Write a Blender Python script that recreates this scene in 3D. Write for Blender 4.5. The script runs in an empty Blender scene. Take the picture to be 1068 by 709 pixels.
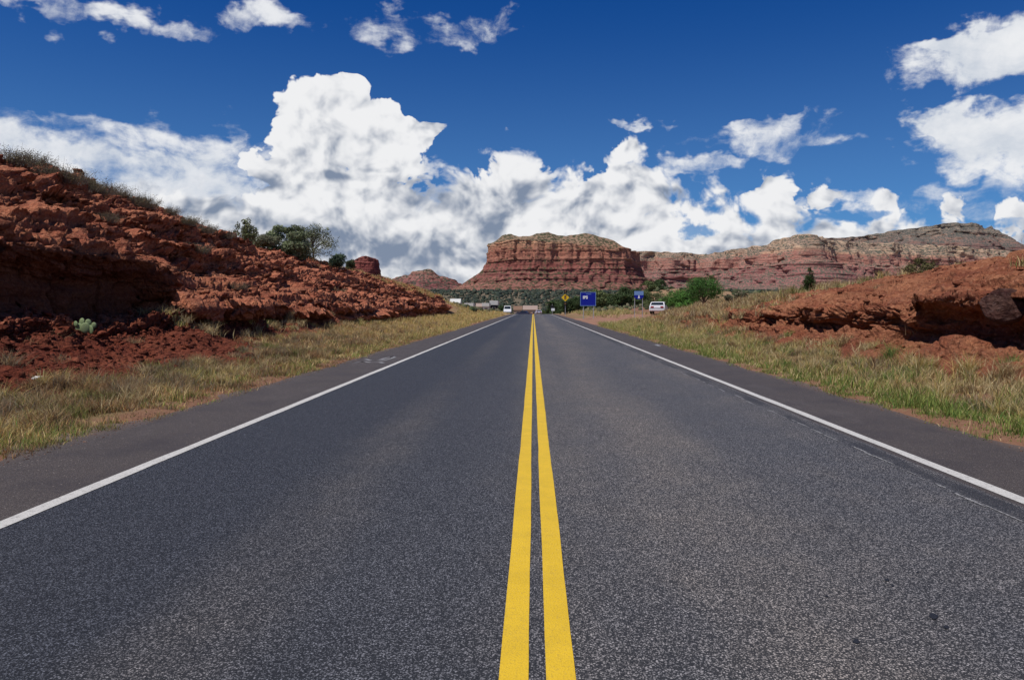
import bpy, math, random
import numpy as np
R = math.radians
rng = np.random.default_rng(7)
random.seed(7)
scene = bpy.context.scene
col = scene.collection

# ------------------------------------------------------------------ camera
PW, PH, F = 1068.0, 709.0, 800.0          # photograph size and focal length in its pixels
VPX, VPY = 556.0, 320.6                   # vanishing point of the road
EYE = 1.40
cam_d = bpy.data.cameras.new('camera'); cam = bpy.data.objects.new('camera', cam_d); col.objects.link(cam)
cam_d.sensor_width = 36.0; cam_d.lens = 36.0*F/PW; cam_d.clip_start = 0.1; cam_d.clip_end = 40000
yaw = math.atan((VPX-PW/2)/F); pitch = math.atan((PH/2-VPY)/F)
cam.location = (0, 0, EYE); cam.rotation_euler = (R(90)-pitch, 0, yaw)
scene.camera = cam
bpy.context.view_layer.update()
CM = np.array(cam.matrix_world.to_3x3())
def ray(px, py):
    return CM @ np.array([(px-PW/2)/F, -(py-PH/2)/F, -1.0])
def at(px, py, Y):
    """the world point seen at pixel (px, py) of the photograph at road distance Y"""
    r = ray(px, py); k = Y/r[1]
    return np.array([r[0]*k, Y, EYE+r[2]*k])

# ------------------------------------------------------------------ light
SUN_EL, SUN_AZ = 63.0, 232.0              # azimuth clockwise from the road direction (+y): behind left
sun_d = bpy.data.lights.new('sun', 'SUN'); sun_d.energy = 4.3; sun_d.angle = R(0.5); sun_d.color = (1.0, 0.96, 0.9)
sun = bpy.data.objects.new('sun', sun_d); col.objects.link(sun)
sdx, sdy, sdz = math.sin(R(SUN_AZ))*math.cos(R(SUN_EL)), math.cos(R(SUN_AZ))*math.cos(R(SUN_EL)), math.sin(R(SUN_EL))
from mathutils import Vector
sun.rotation_euler = Vector((sdx, sdy, sdz)).to_track_quat('Z', 'Y').to_euler()
scene.view_settings.view_transform = 'Standard'; scene.view_settings.look = 'None'
scene.view_settings.exposure = 0.0; scene.view_settings.gamma = 1.0
scene.view_settings.use_curve_mapping = False
scene.cycles.max_bounces = 4; scene.cycles.diffuse_bounces = 2

# ------------------------------------------------------------------ node helper
class N:
    """tiny wrapper so that node maths can be written as expressions"""
    def __init__(s, nt, sock): s.nt, s.s = nt, sock
    def _op(s, op, *a, clamp=False):
        n = s.nt.nodes.new('ShaderNodeMath'); n.operation = op; n.use_clamp = clamp
        for i, v in enumerate((s,)+a):
            if isinstance(v, N): s.nt.links.new(v.s, n.inputs[i])
            else: n.inputs[i].default_value = v
        return N(s.nt, n.outputs[0])
    def __add__(s, o): return s._op('ADD', o)
    def __radd__(s, o): return s._op('ADD', o)
    def __sub__(s, o): return s._op('SUBTRACT', o)
    def __rsub__(s, o): return s._op('MULTIPLY', -1.0)._op('ADD', o)
    def __mul__(s, o): return s._op('MULTIPLY', o)
    def __rmul__(s, o): return s._op('MULTIPLY', o)
    def __truediv__(s, o): return s._op('DIVIDE', o)
    def max(s, o): return s._op('MAXIMUM', o)
    def min(s, o): return s._op('MINIMUM', o)
    def abs(s): return s._op('ABSOLUTE')
    def pow(s, o): return s._op('POWER', o)
    def clamp(s): return s._op('ADD', 0.0, clamp=True)
    def smooth(s, a, b):
        n = s.nt.nodes.new('ShaderNodeMapRange'); n.interpolation_type = 'SMOOTHSTEP'
        s.nt.links.new(s.s, n.inputs['Value']); n.inputs['From Min'].default_value = a; n.inputs['From Max'].default_value = b
        return N(s.nt, n.outputs['Result'])
def nd(nt, kind, **kw):
    n = nt.nodes.new(kind)
    for k, v in kw.items():
        if k.startswith('i_'):
            key = k[2:].replace('_', ' ')
            if isinstance(v, N): nt.links.new(v.s, n.inputs[key])
            else: n.inputs[key].default_value = v
        else: setattr(n, k, v)
    return n
def comb(nt, x, y, z=0.0):
    n = nt.nodes.new('ShaderNodeCombineXYZ')
    for i, v in enumerate((x, y, z)):
        if isinstance(v, N): nt.links.new(v.s, n.inputs[i])
        else: n.inputs[i].default_value = v
    return N(nt, n.outputs[0])
def noise(nt, vec, scale, detail=4, rough=0.55, dist=0.0, out='Fac', dim='3D'):
    n = nd(nt, 'ShaderNodeTexNoise', noise_dimensions=dim, i_Scale=scale, i_Detail=detail, i_Roughness=rough, i_Distortion=dist)
    nt.links.new(vec.s, n.inputs['Vector']); return N(nt, n.outputs[out])
def voro(nt, vec, scale, feature='F1', detail=0.0, rough=0.5, out='Distance', dim='3D'):
    n = nd(nt, 'ShaderNodeTexVoronoi', voronoi_dimensions=dim, feature=feature, i_Scale=scale)
    if 'Detail' in n.inputs: n.inputs['Detail'].default_value = detail; n.inputs['Roughness'].default_value = rough
    nt.links.new(vec.s, n.inputs['Vector']); return N(nt, n.outputs[out])
def mix(nt, f, a, b, blend='MIX'):
    n = nt.nodes.new('ShaderNodeMix'); n.data_type = 'RGBA'; n.blend_type = blend
    for key, v in ((0, f), (6, a), (7, b)):
        if isinstance(v, N): nt.links.new(v.s, n.inputs[key])
        elif key == 0: n.inputs[0].default_value = v
        else: n.inputs[key].default_value = (v[0], v[1], v[2], 1)
    return N(nt, n.outputs[2])
def ramp(nt, f, stops, interp='LINEAR'):
    n = nt.nodes.new('ShaderNodeValToRGB'); n.color_ramp.interpolation = interp
    e = n.color_ramp.elements
    while len(e) > 1: e.remove(e[-1])
    e[0].position, e[0].color = stops[0][0], (*stops[0][1], 1)
    for p, c in stops[1:]:
        x = e.new(p); x.color = (*c, 1)
    nt.links.new(f.s, n.inputs[0]); return N(nt, n.outputs[0])

# ------------------------------------------------------------------ world: Nishita sky and clouds by direction
world = bpy.data.worlds.new('World'); scene.world = world; world.use_nodes = True
wt = world.node_tree; wt.nodes.clear()
sky = nd(wt, 'ShaderNodeTexSky', sky_type='NISHITA', sun_disc=False)
sky.sun_elevation = R(SUN_EL); sky.sun_rotation = R(SUN_AZ); sky.altitude = 1300; sky.air_density = 1.0; sky.dust_density = 0.3; sky.ozone_density = 3.0
SKY_STRENGTH = 0.07
tc = nd(wt, 'ShaderNodeTexCoord'); sep = nd(wt, 'ShaderNodeSeparateXYZ'); wt.links.new(tc.outputs['Generated'], sep.inputs[0])
dx, dy, dz = (N(wt, sep.outputs[i]) for i in range(3))
az = dx._op('ARCTAN2', dy)*8.0; el = dz._op('ARCSINE')*8.0      # one unit = 1/8 radian of bearing / elevation
def sky_pt(px, py):
    a = math.atan((px-VPX)/F); h = math.hypot(F, px-VPX)
    return a*8.0, math.atan((VPY-py)/h)*8.0
def fcurve(nt, f, pts, lo, hi):
    n = nt.nodes.new('ShaderNodeFloatCurve'); c = n.mapping.curves[0]
    pts = [((x-lo)/(hi-lo), y) for x, y in pts]
    c.points[0].location = pts[0]; c.points[1].location = pts[-1]
    for p in pts[1:-1]: c.points.new(*p)
    for p in c.points: p.handle_type = 'AUTO'
    n.mapping.update()
    nt.links.new(((f-lo)/(hi-lo)).clamp().s, n.inputs['Value']); return N(nt, n.outputs[0])
uv = comb(wt, az, el)
wx = noise(wt, uv, 1.1, 3, .5, dim='2D'); wy = noise(wt, comb(wt, az+31.7, el), 1.1, 3, .5, dim='2D')
def mix_f(nt, f, a, b): return a*(1.0-f)+b*f
azw = az+(wx-0.5)*0.34; elw = el+(wy-0.5)*0.28
puv = comb(wt, azw, elw*1.15)
# cauliflower relief: fractal cells, sampled here and a step towards the sun
def billow(v): return 1.0-voro(wt, v, 1.5, 'SMOOTH_F1', 4.0, 0.58, dim='2D')
b0 = billow(puv)
b1 = billow(comb(wt, azw-0.11, elw*1.15+0.17))
fine = noise(wt, comb(wt, azw, elw), 3.0, 9, .60, dim='2D')
medn = noise(wt, comb(wt, azw*0.8+5.0, elw*1.3), 1.6, 5, .55, dim='2D')
def blob(px, py, rx, ry, x=azw, y=elw):
    cx, cy = sky_pt(px, py)
    u = (x-cx)/(rx/100.0); v = (y-cy)/(ry/100.0)
    return 1.0-(u*u+v*v).pow(0.5)
def union(lst):
    o = lst[0]
    for b in lst[1:]: o = o.max(b)
    return o
# towering cumulus
tower = union([blob(360,146,58,48), blob(350,110,33,25), blob(365,94,20,13), blob(318,128,40,38), blob(300,160,28,35), blob(398,122,24,20), blob(430,142,38,20),
               blob(452,135,20,13), blob(345,190,95,55), blob(400,175,45,26)])
# cloud bank over the horizon: its upper edge by bearing
edge_px = [(-300,150),(-100,150),(0,150),(60,160),(120,168),(180,172),(240,176),(280,176),(330,165),(400,166),(440,172),(470,160),(490,152),(530,160),(575,166),(615,168),
           (635,158),(660,152),(690,168),(735,180),(765,190),(778,210),(800,196),(830,202),(862,206),(885,222),(905,214),(935,222),(960,222),(990,210),(1020,216),(1068,208),(1150,215),(1300,230)]
pts = [sky_pt(*p) for p in edge_px]
lo, hi = pts[0][0], pts[-1][0]
top = fcurve(wt, azw, [(a, e/4.0) for a, e in pts], lo, hi)*4.0
bank = ((top-elw)*2.4+0.18).min(1.5)
crisp = tower*2.3+0.12
puffs = union([blob(806,206,38,28), blob(850,208,34,22), blob(915,218,24,22), blob(990,220,22,22), blob(652,160,26,18), blob(640,200,60,40), blob(1050,225,34,24), blob(530,185,60,32)])*1.25
cum = union([crisp.min(1.3), bank, puffs.min(1.2)])
b2 = 1.0-voro(wt, puv, 3.6, 'SMOOTH_F1', 2.0, 0.5, dim='2D')
b3 = 1.0-voro(wt, puv, 8.0, 'SMOOTH_F1', 2.0, 0.6, dim='2D')
dcum = cum+(b0-0.62)*0.75+(b2-0.5)*0.60+(b3-0.5)*0.32+0.10+(fine-0.5)*1.15+(medn-0.5)*1.0
a_c = mix_f(wt, (tower+0.25).smooth(0, .3).max((puffs-0.2).smooth(0, .3)), dcum.smooth(0.0, 0.55), dcum.smooth(0.0, 0.20))
# thin stratus veil to the left of the tower and wisps higher up
wuv = comb(wt, az*0.75+el*0.2+(medn-.5)*.5, el*1.45+(wx-.5)*.5)
wn = noise(wt, wuv, 1.9, 9, .60, 0.12, dim='2D')
azq = az+(medn-0.5)*1.1; elq = el+(noise(wt, comb(wt, az*0.8-9.0, el*1.3), 2.2, 4, .55, dim='2D')-0.5)*0.55
wisp = union([blob(70,10,95,12,azq,elq), blob(190,30,34,13,azq,elq), blob(268,24,64,14,azq,elq), blob(440,34,90,19,azq,elq), blob(484,46,42,14,azq,elq), blob(800,148,80,18,azq,elq),
              blob(780,132,40,9,azq,elq), blob(15,126,40,12,azq,elq), blob(110,150,190,26,azq,elq), blob(20,146,110,22,azq,elq), blob(120,168,220,34,azq,elq), blob(60,190,200,40,azq,elq), blob(200,200,120,44,azq,elq), blob(236,146,18,24,azq,elq), blob(225,170,70,25,azq,elq),
              blob(830,150,60,10,azq,elq), blob(730,176,40,10,azq,elq), blob(655,135,35,6,azq,elq), blob(1020,210,90,20,azq,elq), blob(870,212,90,10,azq,elq)])
veil = union([blob(110,172,210,34,azq,elq), blob(60,205,230,46,azq,elq), blob(200,205,140,40,azq,elq)])
dw = (wisp*1.1).min(0.44).max((veil*1.6).min(0.95))+(wn-0.5)*2.0+(fine-0.5)*1.1-0.04
a_w = dw.smooth(0.0, 0.9)*0.93
big = union([blob(1050,62,95,34,azq,elq), blob(1000,52,50,14,azq,elq), blob(1060,150,100,38,azq,elq), blob(985,132,40,18,azq,elq), blob(1110,110,60,40,azq,elq)])
db = big*1.5+(wn-0.5)*1.3+(fine-.5)*1.3
a_b = db.smooth(0.0, 0.62)*0.97
# fair weather clouds behind and beside the camera
wide = az.abs().smooth(7.5, 11.0)
gen = noise(wt, comb(wt, az, el*2.0), 0.35, 6, .6, dim='2D')
a_g = (gen-0.52+ (el*-0.02)).smooth(0.0, 0.09)*wide
hole = union([blob(728,238,34,13,azq,elq), blob(880,226,60,9,azq,elq), blob(1010,236,60,9,azq,elq)])
a_c = a_c*(1.0-(hole.min(0.5)+(fine-.5)*2.2+(wn-.5)*1.0-0.05).smooth(0.0, 0.6)*0.85)
alpha = union([a_c, a_w, a_b, a_g])
# lit tops, grey bases
relief = (b0-b1)*1.5
greyb = union([blob(330,250,120,42), blob(420,262,120,34), blob(500,215,60,42), blob(590,268,120,26), blob(450,210,40,26), blob(545,200,28,20), blob(200,190,100,12),
               blob(640,240,60,18), blob(690,205,30,8), blob(790,255,110,16), blob(950,238,80,10), blob(880,240,80,12), blob(225,215,90,12), blob(400,178,24,5), blob(360,185,50,8)])
grey = (greyb*1.2+(fine-0.5)*1.1+(medn-0.5)*1.6+0.05).smooth(0.0, 1.0)
whiteb = union([blob(362,130,80,60), blob(440,230,26,16), blob(492,262,22,8), blob(550,240,50,8), blob(300,215,60,16), blob(650,215,60,20), blob(830,205,50,18)])
grey = grey*(1.0-(whiteb*1.5+(fine-.5)*1.5).smooth(0.0, 0.9)*0.85)
b2s = 1.0-voro(wt, comb(wt, azw-0.05, elw*1.15+0.08), 3.6, 'SMOOTH_F1', 2.0, 0.5, dim='2D')
low = (1.0-el.smooth(0.35, 1.35))*az.smooth(0.6, -0.8)
lum = 0.83+relief*0.50+(b2-b2s)*0.48-low*0.14+(fine-0.5)*0.26+(medn-0.5)*0.42-grey*0.38
lum = lum.min(1.0).max(0.2)
white = mix(wt, lum.smooth(0.08, 0.98), (0.19, 0.25, 0.365), (0.93, 0.935, 0.95))
soft = mix(wt, (fine*0.6+wn*0.7-0.18).smooth(0.15, 0.75), (0.60, 0.66, 0.75), (0.93, 0.94, 0.96))
white = mix(wt, a_c.max(a_g), soft, white)
wc = nd(wt, 'ShaderNodeVectorMath', operation='SCALE'); wt.links.new(white.s, wc.inputs[0]); wc.inputs['Scale'].default_value = 0.93/SKY_STRENGTH
pol = el.smooth(1.2, 3.3)
skyc = mix(wt, 1.0, N(wt, sky.outputs[0]), mix(wt, pol, (0.37, 0.72, 1.14), (0.075, 0.46, 1.06)), 'MULTIPLY')
final = mix(wt, alpha, skyc, N(wt, wc.outputs[0]))
bg = nd(wt, 'ShaderNodeBackground', i_Strength=SKY_STRENGTH); wt.links.new(final.s, bg.inputs['Color'])
wo = nd(wt, 'ShaderNodeOutputWorld'); wt.links.new(bg.outputs[0], wo.inputs[0])
world.cycles.sampling_method = 'MANUAL'; world.cycles.sample_map_resolution = 512

# ------------------------------------------------------------------ numpy noise
def _h(ix, iy, iz, s=0):
    n = (ix*374761393 + iy*668265263 + iz*2147483647 + s*1274126177) & 0xffffffff
    n = ((n ^ (n >> 13))*1274126177) & 0xffffffff
    n = ((n ^ (n >> 15))*2246822519) & 0xffffffff
    return ((n ^ (n >> 16)) & 0xffffff)/16777215.0
def vnoise(x, y, z, s=0):
    x, y, z = np.broadcast_arrays(x, y, z)
    ix, iy, iz = (np.floor(a).astype(np.int64) for a in (x, y, z))
    fx, fy, fz = x-ix, y-iy, z-iz
    fx, fy, fz = (f*f*f*(f*(f*6-15)+10) for f in (fx, fy, fz))
    o = 0
    for a in (0, 1):
        wa = fx if a else 1-fx
        for b in (0, 1):
            wb = fy if b else 1-fy
            for c in (0, 1):
                o = o + wa*wb*(fz if c else 1-fz)*_h(ix+a, iy+b, iz+c, s)
    return o*2-1
def fbm(x, y, z=0.0, oct=4, s=0, g=0.5):
    o, a, t = 0, 1.0, 0
    for i in range(oct):
        o = o + a*vnoise(x*2**i+i*7.3, y*2**i-i*3.1, z*2**i+i*5.7, s+i); t += a; a *= g
    return o/t*1.5
def cells(x, y, z, s=0):
    """random value of the nearest cell and the distance to it"""
    ix, iy, iz = (np.floor(a).astype(np.int64) for a in (x, y, z))
    best = np.full(x.shape, 9.0); second = best.copy(); val = np.zeros(x.shape)
    for a in (-1, 0, 1):
        for b in (-1, 0, 1):
            for c in (-1, 0, 1):
                jx, jy, jz = ix+a, iy+b, iz+c
                px = jx+.15+.7*_h(jx, jy, jz, s+1); py = jy+.15+.7*_h(jx, jy, jz, s+2); pz = jz+.15+.7*_h(jx, jy, jz, s+3)
                d = (px-x)**2+(py-y)**2+(pz-z)**2
                m = d < best
                second = np.where(m, best, np.minimum(second, d))
                val = np.where(m, _h(jx, jy, jz, s+4), val); best = np.where(m, d, best)
    return val, np.sqrt(best), np.sqrt(second)-np.sqrt(best)
def sstep(a, b, x):
    t = np.clip((x-a)/(b-a), 0, 1); return t*t*(3-2*t)

# ------------------------------------------------------------------ mesh helpers
def mesh_np(name, V, Fs, mat=None, parent=None, cols=None, smooth=False, loc=None):
    """V (n,3); Fs list of (m,k) index arrays"""
    V = np.asarray(V, dtype=np.float64)
    if loc is not None: V = V-np.asarray(loc)
    if not isinstance(Fs, (list, tuple)): Fs = [Fs]
    me = bpy.data.meshes.new(name)
    me.vertices.add(len(V)); me.vertices.foreach_set('co', V.astype(np.float32).ravel())
    tot = [np.full(len(f), f.shape[1], dtype=np.int32) for f in Fs]
    tot = np.concatenate(tot); idx = np.concatenate([f.astype(np.int32).ravel() for f in Fs])
    st = np.concatenate([[0], np.cumsum(tot)[:-1]]).astype(np.int32)
    me.loops.add(len(idx)); me.loops.foreach_set('vertex_index', idx)
    me.polygons.add(len(tot)); me.polygons.foreach_set('loop_start', st); me.polygons.foreach_set('loop_total', tot)
    if smooth: me.polygons.foreach_set('use_smooth', np.ones(len(tot), dtype=bool))
    if cols is not None:
        a = me.color_attributes.new('Col', 'FLOAT_COLOR', 'POINT')
        c = np.ones((len(V), 4), dtype=np.float32); c[:, :3] = cols; a.data.foreach_set('color', c.ravel())
    me.update(calc_edges=True); me.validate()
    if mat: me.materials.append(mat)
    o = bpy.data.objects.new(name, me); col.objects.link(o)
    if loc is not None: o.location = loc
    if parent: o.parent = parent
    return o
def grid_faces(nu, nv):
    a = np.arange(nu*nv).reshape(nu, nv)
    return np.stack([a[:-1, :-1], a[1:, :-1], a[1:, 1:], a[:-1, 1:]], -1).reshape(-1, 4)
def tag(o, label=None, cat=None, group=None, kind=None):
    if label: o['label'] = label
    if cat: o['category'] = cat
    if group: o['group'] = group
    if kind: o['kind'] = kind
    return o
def empty(name, loc, rz=0.0):
    o = bpy.data.objects.new(name, None); col.objects.link(o); o.location = loc; o.rotation_euler = (0, 0, rz); o.empty_display_size = .3
    return o
def copy_tree(o, parent=None):
    c = o.copy(); col.objects.link(c); c.parent = parent
    for ch in list(o.children): copy_tree(ch, c)
    return c
class MB:
    """collects simple solids, builds one mesh object"""
    def __init__(s): s.v, s.f = [], []
    def _add(s, v, f):
        n = len(s.v); s.v += [tuple(p) for p in v]; s.f += [tuple(i+n for i in q) for q in f]; return s
    def box(s, a, b):
        (x0, y0, z0), (x1, y1, z1) = a, b
        return s._add([(x0,y0,z0),(x1,y0,z0),(x1,y1,z0),(x0,y1,z0),(x0,y0,z1),(x1,y0,z1),(x1,y1,z1),(x0,y1,z1)],
                      [(0,3,2,1),(4,5,6,7),(0,1,5,4),(1,2,6,5),(2,3,7,6),(3,0,4,7)])
    def prism(s, pts, axis, lo, hi):
        """pts 2-D outline, extruded along the axis ('x','y','z')"""
        mk = {'x': lambda p, t: (t, p[0], p[1]), 'y': lambda p, t: (p[0], t, p[1]), 'z': lambda p, t: (p[0], p[1], t)}[axis]
        n = len(pts)
        return s._add([mk(p, lo) for p in pts]+[mk(p, hi) for p in pts],
                      [tuple(range(n)), tuple(range(2*n-1, n-1, -1))]+[(i, n+i, n+(i+1) % n, (i+1) % n) for i in range(n)])
    def cyl(s, c, axis, r, h, n=16, r2=None):
        r2 = r if r2 is None else r2
        def p(a, rr, t):
            u, v = rr*math.cos(a), rr*math.sin(a)
            return {'x': (c[0]+t, c[1]+u, c[2]+v), 'y': (c[0]+u, c[1]+t, c[2]+v), 'z': (c[0]+u, c[1]+v, c[2]+t)}[axis]
        A = [2*math.pi*i/n for i in range(n)]
        return s._add([p(a, r, 0) for a in A]+[p(a, r2, h) for a in A],
                      [tuple(range(n)), tuple(range(2*n-1, n-1, -1))]+[(i, n+i, n+(i+1) % n, (i+1) % n) for i in range(n)])
    def tube(s, path, radii, n=7):
        P = [Vector(p) for p in path]; rings = []
        base = len(s.v)
        for i, p in enumerate(P):
            t = (P[min(i+1, len(P)-1)]-P[max(i-1, 0)]).normalized()
            q = t.to_track_quat('Z', 'Y')
            for k in range(n):
                a = 2*math.pi*k/n
                s.v.append(tuple(p+q @ Vector((radii[i]*math.cos(a), radii[i]*math.sin(a), 0))))
        for i in range(len(P)-1):
            for k in range(n):
                a = base+i*n+k; b = base+i*n+(k+1) % n
                s.f.append((a, b, b+n, a+n))
        s.f.append(tuple(base+(len(P)-1)*n+k for k in range(n)))
        return s
    def build(s, name, mat, parent=None, bevel=0.0, smooth=False):
        me = bpy.data.meshes.new(name); me.from_pydata(s.v, [], s.f); me.update()
        import bmesh
        bm = bmesh.new(); bm.from_mesh(me)
        if bevel: bmesh.ops.bevel(bm, geom=bm.edges[:], offset=bevel, segments=2, affect='EDGES', clamp_overlap=True)
        bmesh.ops.recalc_face_normals(bm, faces=bm.faces[:])
        bm.to_mesh(me); bm.free()
        if smooth:
            for p in me.polygons: p.use_smooth = True
        me.materials.append(mat)
        o = bpy.data.objects.new(name, me); col.objects.link(o); o.parent = parent
        return o

# ------------------------------------------------------------------ materials
def mat_new(name, rough=0.9, spec=0.2):
    m = bpy.data.materials.new(name); m.use_nodes = True; nt = m.node_tree
    b = nt.nodes['Principled BSDF']; b.inputs['Roughness'].default_value = rough; b.inputs['Specular IOR Level'].default_value = spec
    return m, nt, b
def flat(name, c, rough=0.6, spec=0.3, metal=0.0, var=0.0, vs=20):
    m, nt, b = mat_new(name, rough, spec); b.inputs['Metallic'].default_value = metal
    if var:
        g = N(nt, nd(nt, 'ShaderNodeNewGeometry').outputs['Position']); n = noise(nt, g, vs, 5, .6)
        nt.links.new(mix(nt, n, tuple(x*(1-var) for x in c), tuple(min(1, x*(1+var)) for x in c)).s, b.inputs['Base Color'])
    else: b.inputs['Base Color'].default_value = (*c, 1)
    return m
def bump(nt, b, h, strength, dist):
    n = nd(nt, 'ShaderNodeBump', i_Strength=strength, i_Distance=dist); nt.links.new(h.s, n.inputs['Height']); nt.links.new(n.outputs[0], b.inputs['Normal'])
def geo(nt): return N(nt, nd(nt, 'ShaderNodeNewGeometry').outputs['Position'])
def xyz(nt, v):
    n = nd(nt, 'ShaderNodeSeparateXYZ'); nt.links.new(v.s, n.inputs[0]); return [N(nt, n.outputs[i]) for i in range(3)]
def attr(nt, name='Col'): return N(nt, nd(nt, 'ShaderNodeAttribute', attribute_name=name).outputs['Color'])

def m_rock():
    m, nt, b = mat_new('red_rock', 0.95, 0.1)
    p = geo(nt); x, y, z = xyz(nt, p)
    strat = comb(nt, x*0.25, y*0.12, z*3.0+noise(nt, p, 0.35, 3)*1.2)
    s1 = noise(nt, strat, 1.5, 6, .65)
    c = ramp(nt, s1, [(0.28, (0.13, 0.038, 0.024)), (0.45, (0.25, 0.082, 0.043)), (0.56, (0.32, 0.125, 0.066)), (0.68, (0.20, 0.062, 0.038)), (0.8, (0.42, 0.21, 0.125))])
    pat = noise(nt, comb(nt, x*.8, y*.5, z*1.6), 0.9, 6, .7)
    c = mix(nt, pat.smooth(.50, .68)*.75, c, (0.37, 0.155, 0.080)); c = mix(nt, (1.0-pat).smooth(.54, .70)*.45, c, (0.115, 0.036, 0.027))
    f = noise(nt, p, 9.0, 8, .7)
    c = mix(nt, f.smooth(0.3, 0.75), mix(nt, 0.55, c, (0.085, 0.026, 0.02)), c)
    peb = voro(nt, p, 22.0, out='Color'); pv = N(nt, nd(nt, 'ShaderNodeSeparateColor').outputs[0]); nt.links.new(peb.s, pv.s.node.inputs[0])
    c = mix(nt, (pv-0.82).smooth(0, 0.1)*0.28, c, (0.42, 0.20, 0.12))
    c = mix(nt, 1.0, c, attr(nt), 'MULTIPLY')
    nt.links.new(c.s, b.inputs['Base Color'])
    h = f*0.6+voro(nt, p, 6.0, detail=3.0)*0.5+s1*0.3
    bump(nt, b, h, 1.0, 0.13)
    return m
def m_ground():
    m, nt, b = mat_new('ground', 0.95, 0.1)
    p = geo(nt)
    n1 = noise(nt, p, 1.3, 8, .65); n2 = noise(nt, p, 14.0, 6, .7)
    a = attr(nt)
    c = mix(nt, n1.smooth(0.35, 0.7)*0.6, a, mix(nt, 0.5, a, (0.17, 0.075, 0.045)))
    c = mix(nt, n2.smooth(0.5, 0.75)*0.5, c, mix(nt, 0.5, c, (0.45, 0.36, 0.22)))
    nt.links.new(c.s, b.inputs['Base Color']); bump(nt, b, n2+n1, 0.7, 0.05)
    return m
def m_asphalt():
    m, nt, b = mat_new('asphalt', 0.62, 0.35)
    p = geo(nt); x, y, z = xyz(nt, p)
    # aggregate: single stones of different greys in dark binder
    v1 = voro(nt, p, 95.0, out='Color'); s = nd(nt, 'ShaderNodeSeparateColor'); nt.links.new(v1.s, s.inputs[0]); r1, g1, b1_ = (N(nt, s.outputs[i]) for i in range(3))
    d1 = voro(nt, p, 95.0)
    v2 = voro(nt, p, 210.0, out='Color'); s2 = nd(nt, 'ShaderNodeSeparateColor'); nt.links.new(v2.s, s2.inputs[0]); r2 = N(nt, s2.outputs[0])
    fine_ = noise(nt, p, 60, 6, .8)
    base = mix(nt, fine_.smooth(.3, .7), (0.011, 0.0115, 0.013), (0.040, 0.040, 0.042))
    stone = mix(nt, g1, (0.11, 0.105, 0.11), (0.52, 0.50, 0.50))
    m1 = (r1-0.66).smooth(0, 0.06)*(0.52-d1).smooth(0, 0.18)
    c = mix(nt, m1*0.62, base, stone)
    c = mix(nt, (r2-0.80).smooth(0, 0.05)*0.6, c, (0.30, 0.29, 0.29))
    # lanes: worn brown-grey between and beside the wheel paths, bluish binder in them; patches
    big = noise(nt, comb(nt, x*0.8, y*0.10), 0.9, 5, .6); patch = noise(nt, p, 1.1, 5, .65)
    ax = x.abs()
    mid = (1.0-((x+1.55)/0.65).abs()).smooth(-0.2, 0.9).max((1.0-((x-1.05)/1.0).abs()).smooth(-0.2, 1.0)*0.8)
    edge = (1.0-ax/0.75).smooth(0.0, 0.9)
    warm = (mid*0.62+edge*0.40+(big-.5)*1.0+(patch-0.5)*0.7+x*0.12-0.02).smooth(0.0, 0.95)
    c = mix(nt, warm*0.75, c, mix(nt, 1.0, c, (1.55, 1.38, 1.20), 'MULTIPLY'))
    c = mix(nt, (1.0-warm)*0.7, c, mix(nt, 1.0, c, (0.62, 0.66, 0.76), 'MULTIPLY'))
    c = mix(nt, 1.0, c, mix(nt, (x+(big-.5)*2.0).smooth(-2.2, 1.3), (0.62, 0.65, 0.70), (1.30, 1.27, 1.21)), 'MULTIPLY')  # left lane darker: binder tone, with vignette and sheen painted into the colour
    # hairline cracks and darker drips
    cw = noise(nt, p, 0.55, 8, .72); crack = (1.0-((cw-0.5)/0.0022).abs()).smooth(0, 1)*noise(nt, p, .35, 3).smooth(.52, .62)
    c = mix(nt, crack*0.55, c, (0.012, 0.012, 0.014))
    drip = noise(nt, comb(nt, x*1.0, y*0.35), 3.0, 5, .7)
    c = mix(nt, (drip-0.60).smooth(0, .08)*(1.0-((ax-1.75)/0.5).abs()).smooth(-.2, .6)*0.45, c, (0.022, 0.022, 0.024))
    # shoulders: finer, browner mix
    wob = (noise(nt, comb(nt, 0.0, y*1.5), 2.0, 3)-0.5)*0.06
    sh = (x+wob-3.42).smooth(0.0, 0.03).max((x*-1.0+wob-3.36).smooth(0.0, 0.03))
    shc = mix(nt, fine_.smooth(.25, .75), (0.034, 0.0275, 0.025), (0.078, 0.063, 0.055))
    shc = mix(nt, (r2-0.86).smooth(0, 0.05)*0.5, shc, (0.26, 0.22, 0.2))
    shc = mix(nt, patch.smooth(0.40, 0.72)*0.6, shc, (0.036, 0.030, 0.031))
    grit = voro(nt, p, 42.0, out='Color'); sg = nd(nt, 'ShaderNodeSeparateColor'); nt.links.new(grit.s, sg.inputs[0]); gd = voro(nt, p, 42.0)
    shc = mix(nt, (N(nt, sg.outputs[0])-0.90+(ax-4.2)*0.06).smooth(0, .03)*(0.30-gd).smooth(0, .1)*0.8, shc, mix(nt, N(nt, sg.outputs[1]), (0.16, 0.12, 0.10), (0.40, 0.34, 0.30)))
    stain = noise(nt, comb(nt, x*1.4, y*0.5), 1.0, 6, .75)
    shc = mix(nt, (stain-0.56).smooth(0, .06)*0.35, shc, (0.10, 0.085, 0.078))
    c = mix(nt, sh, c, shc)
    # red grit blown on to the outer edge
    dust = (ax+(patch-0.5)*0.7-4.62).smooth(0.0, 0.45)*0.75
    c = mix(nt, dust, c, mix(nt, fine_, (0.09, 0.06, 0.046), (0.20, 0.14, 0.105)))
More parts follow.
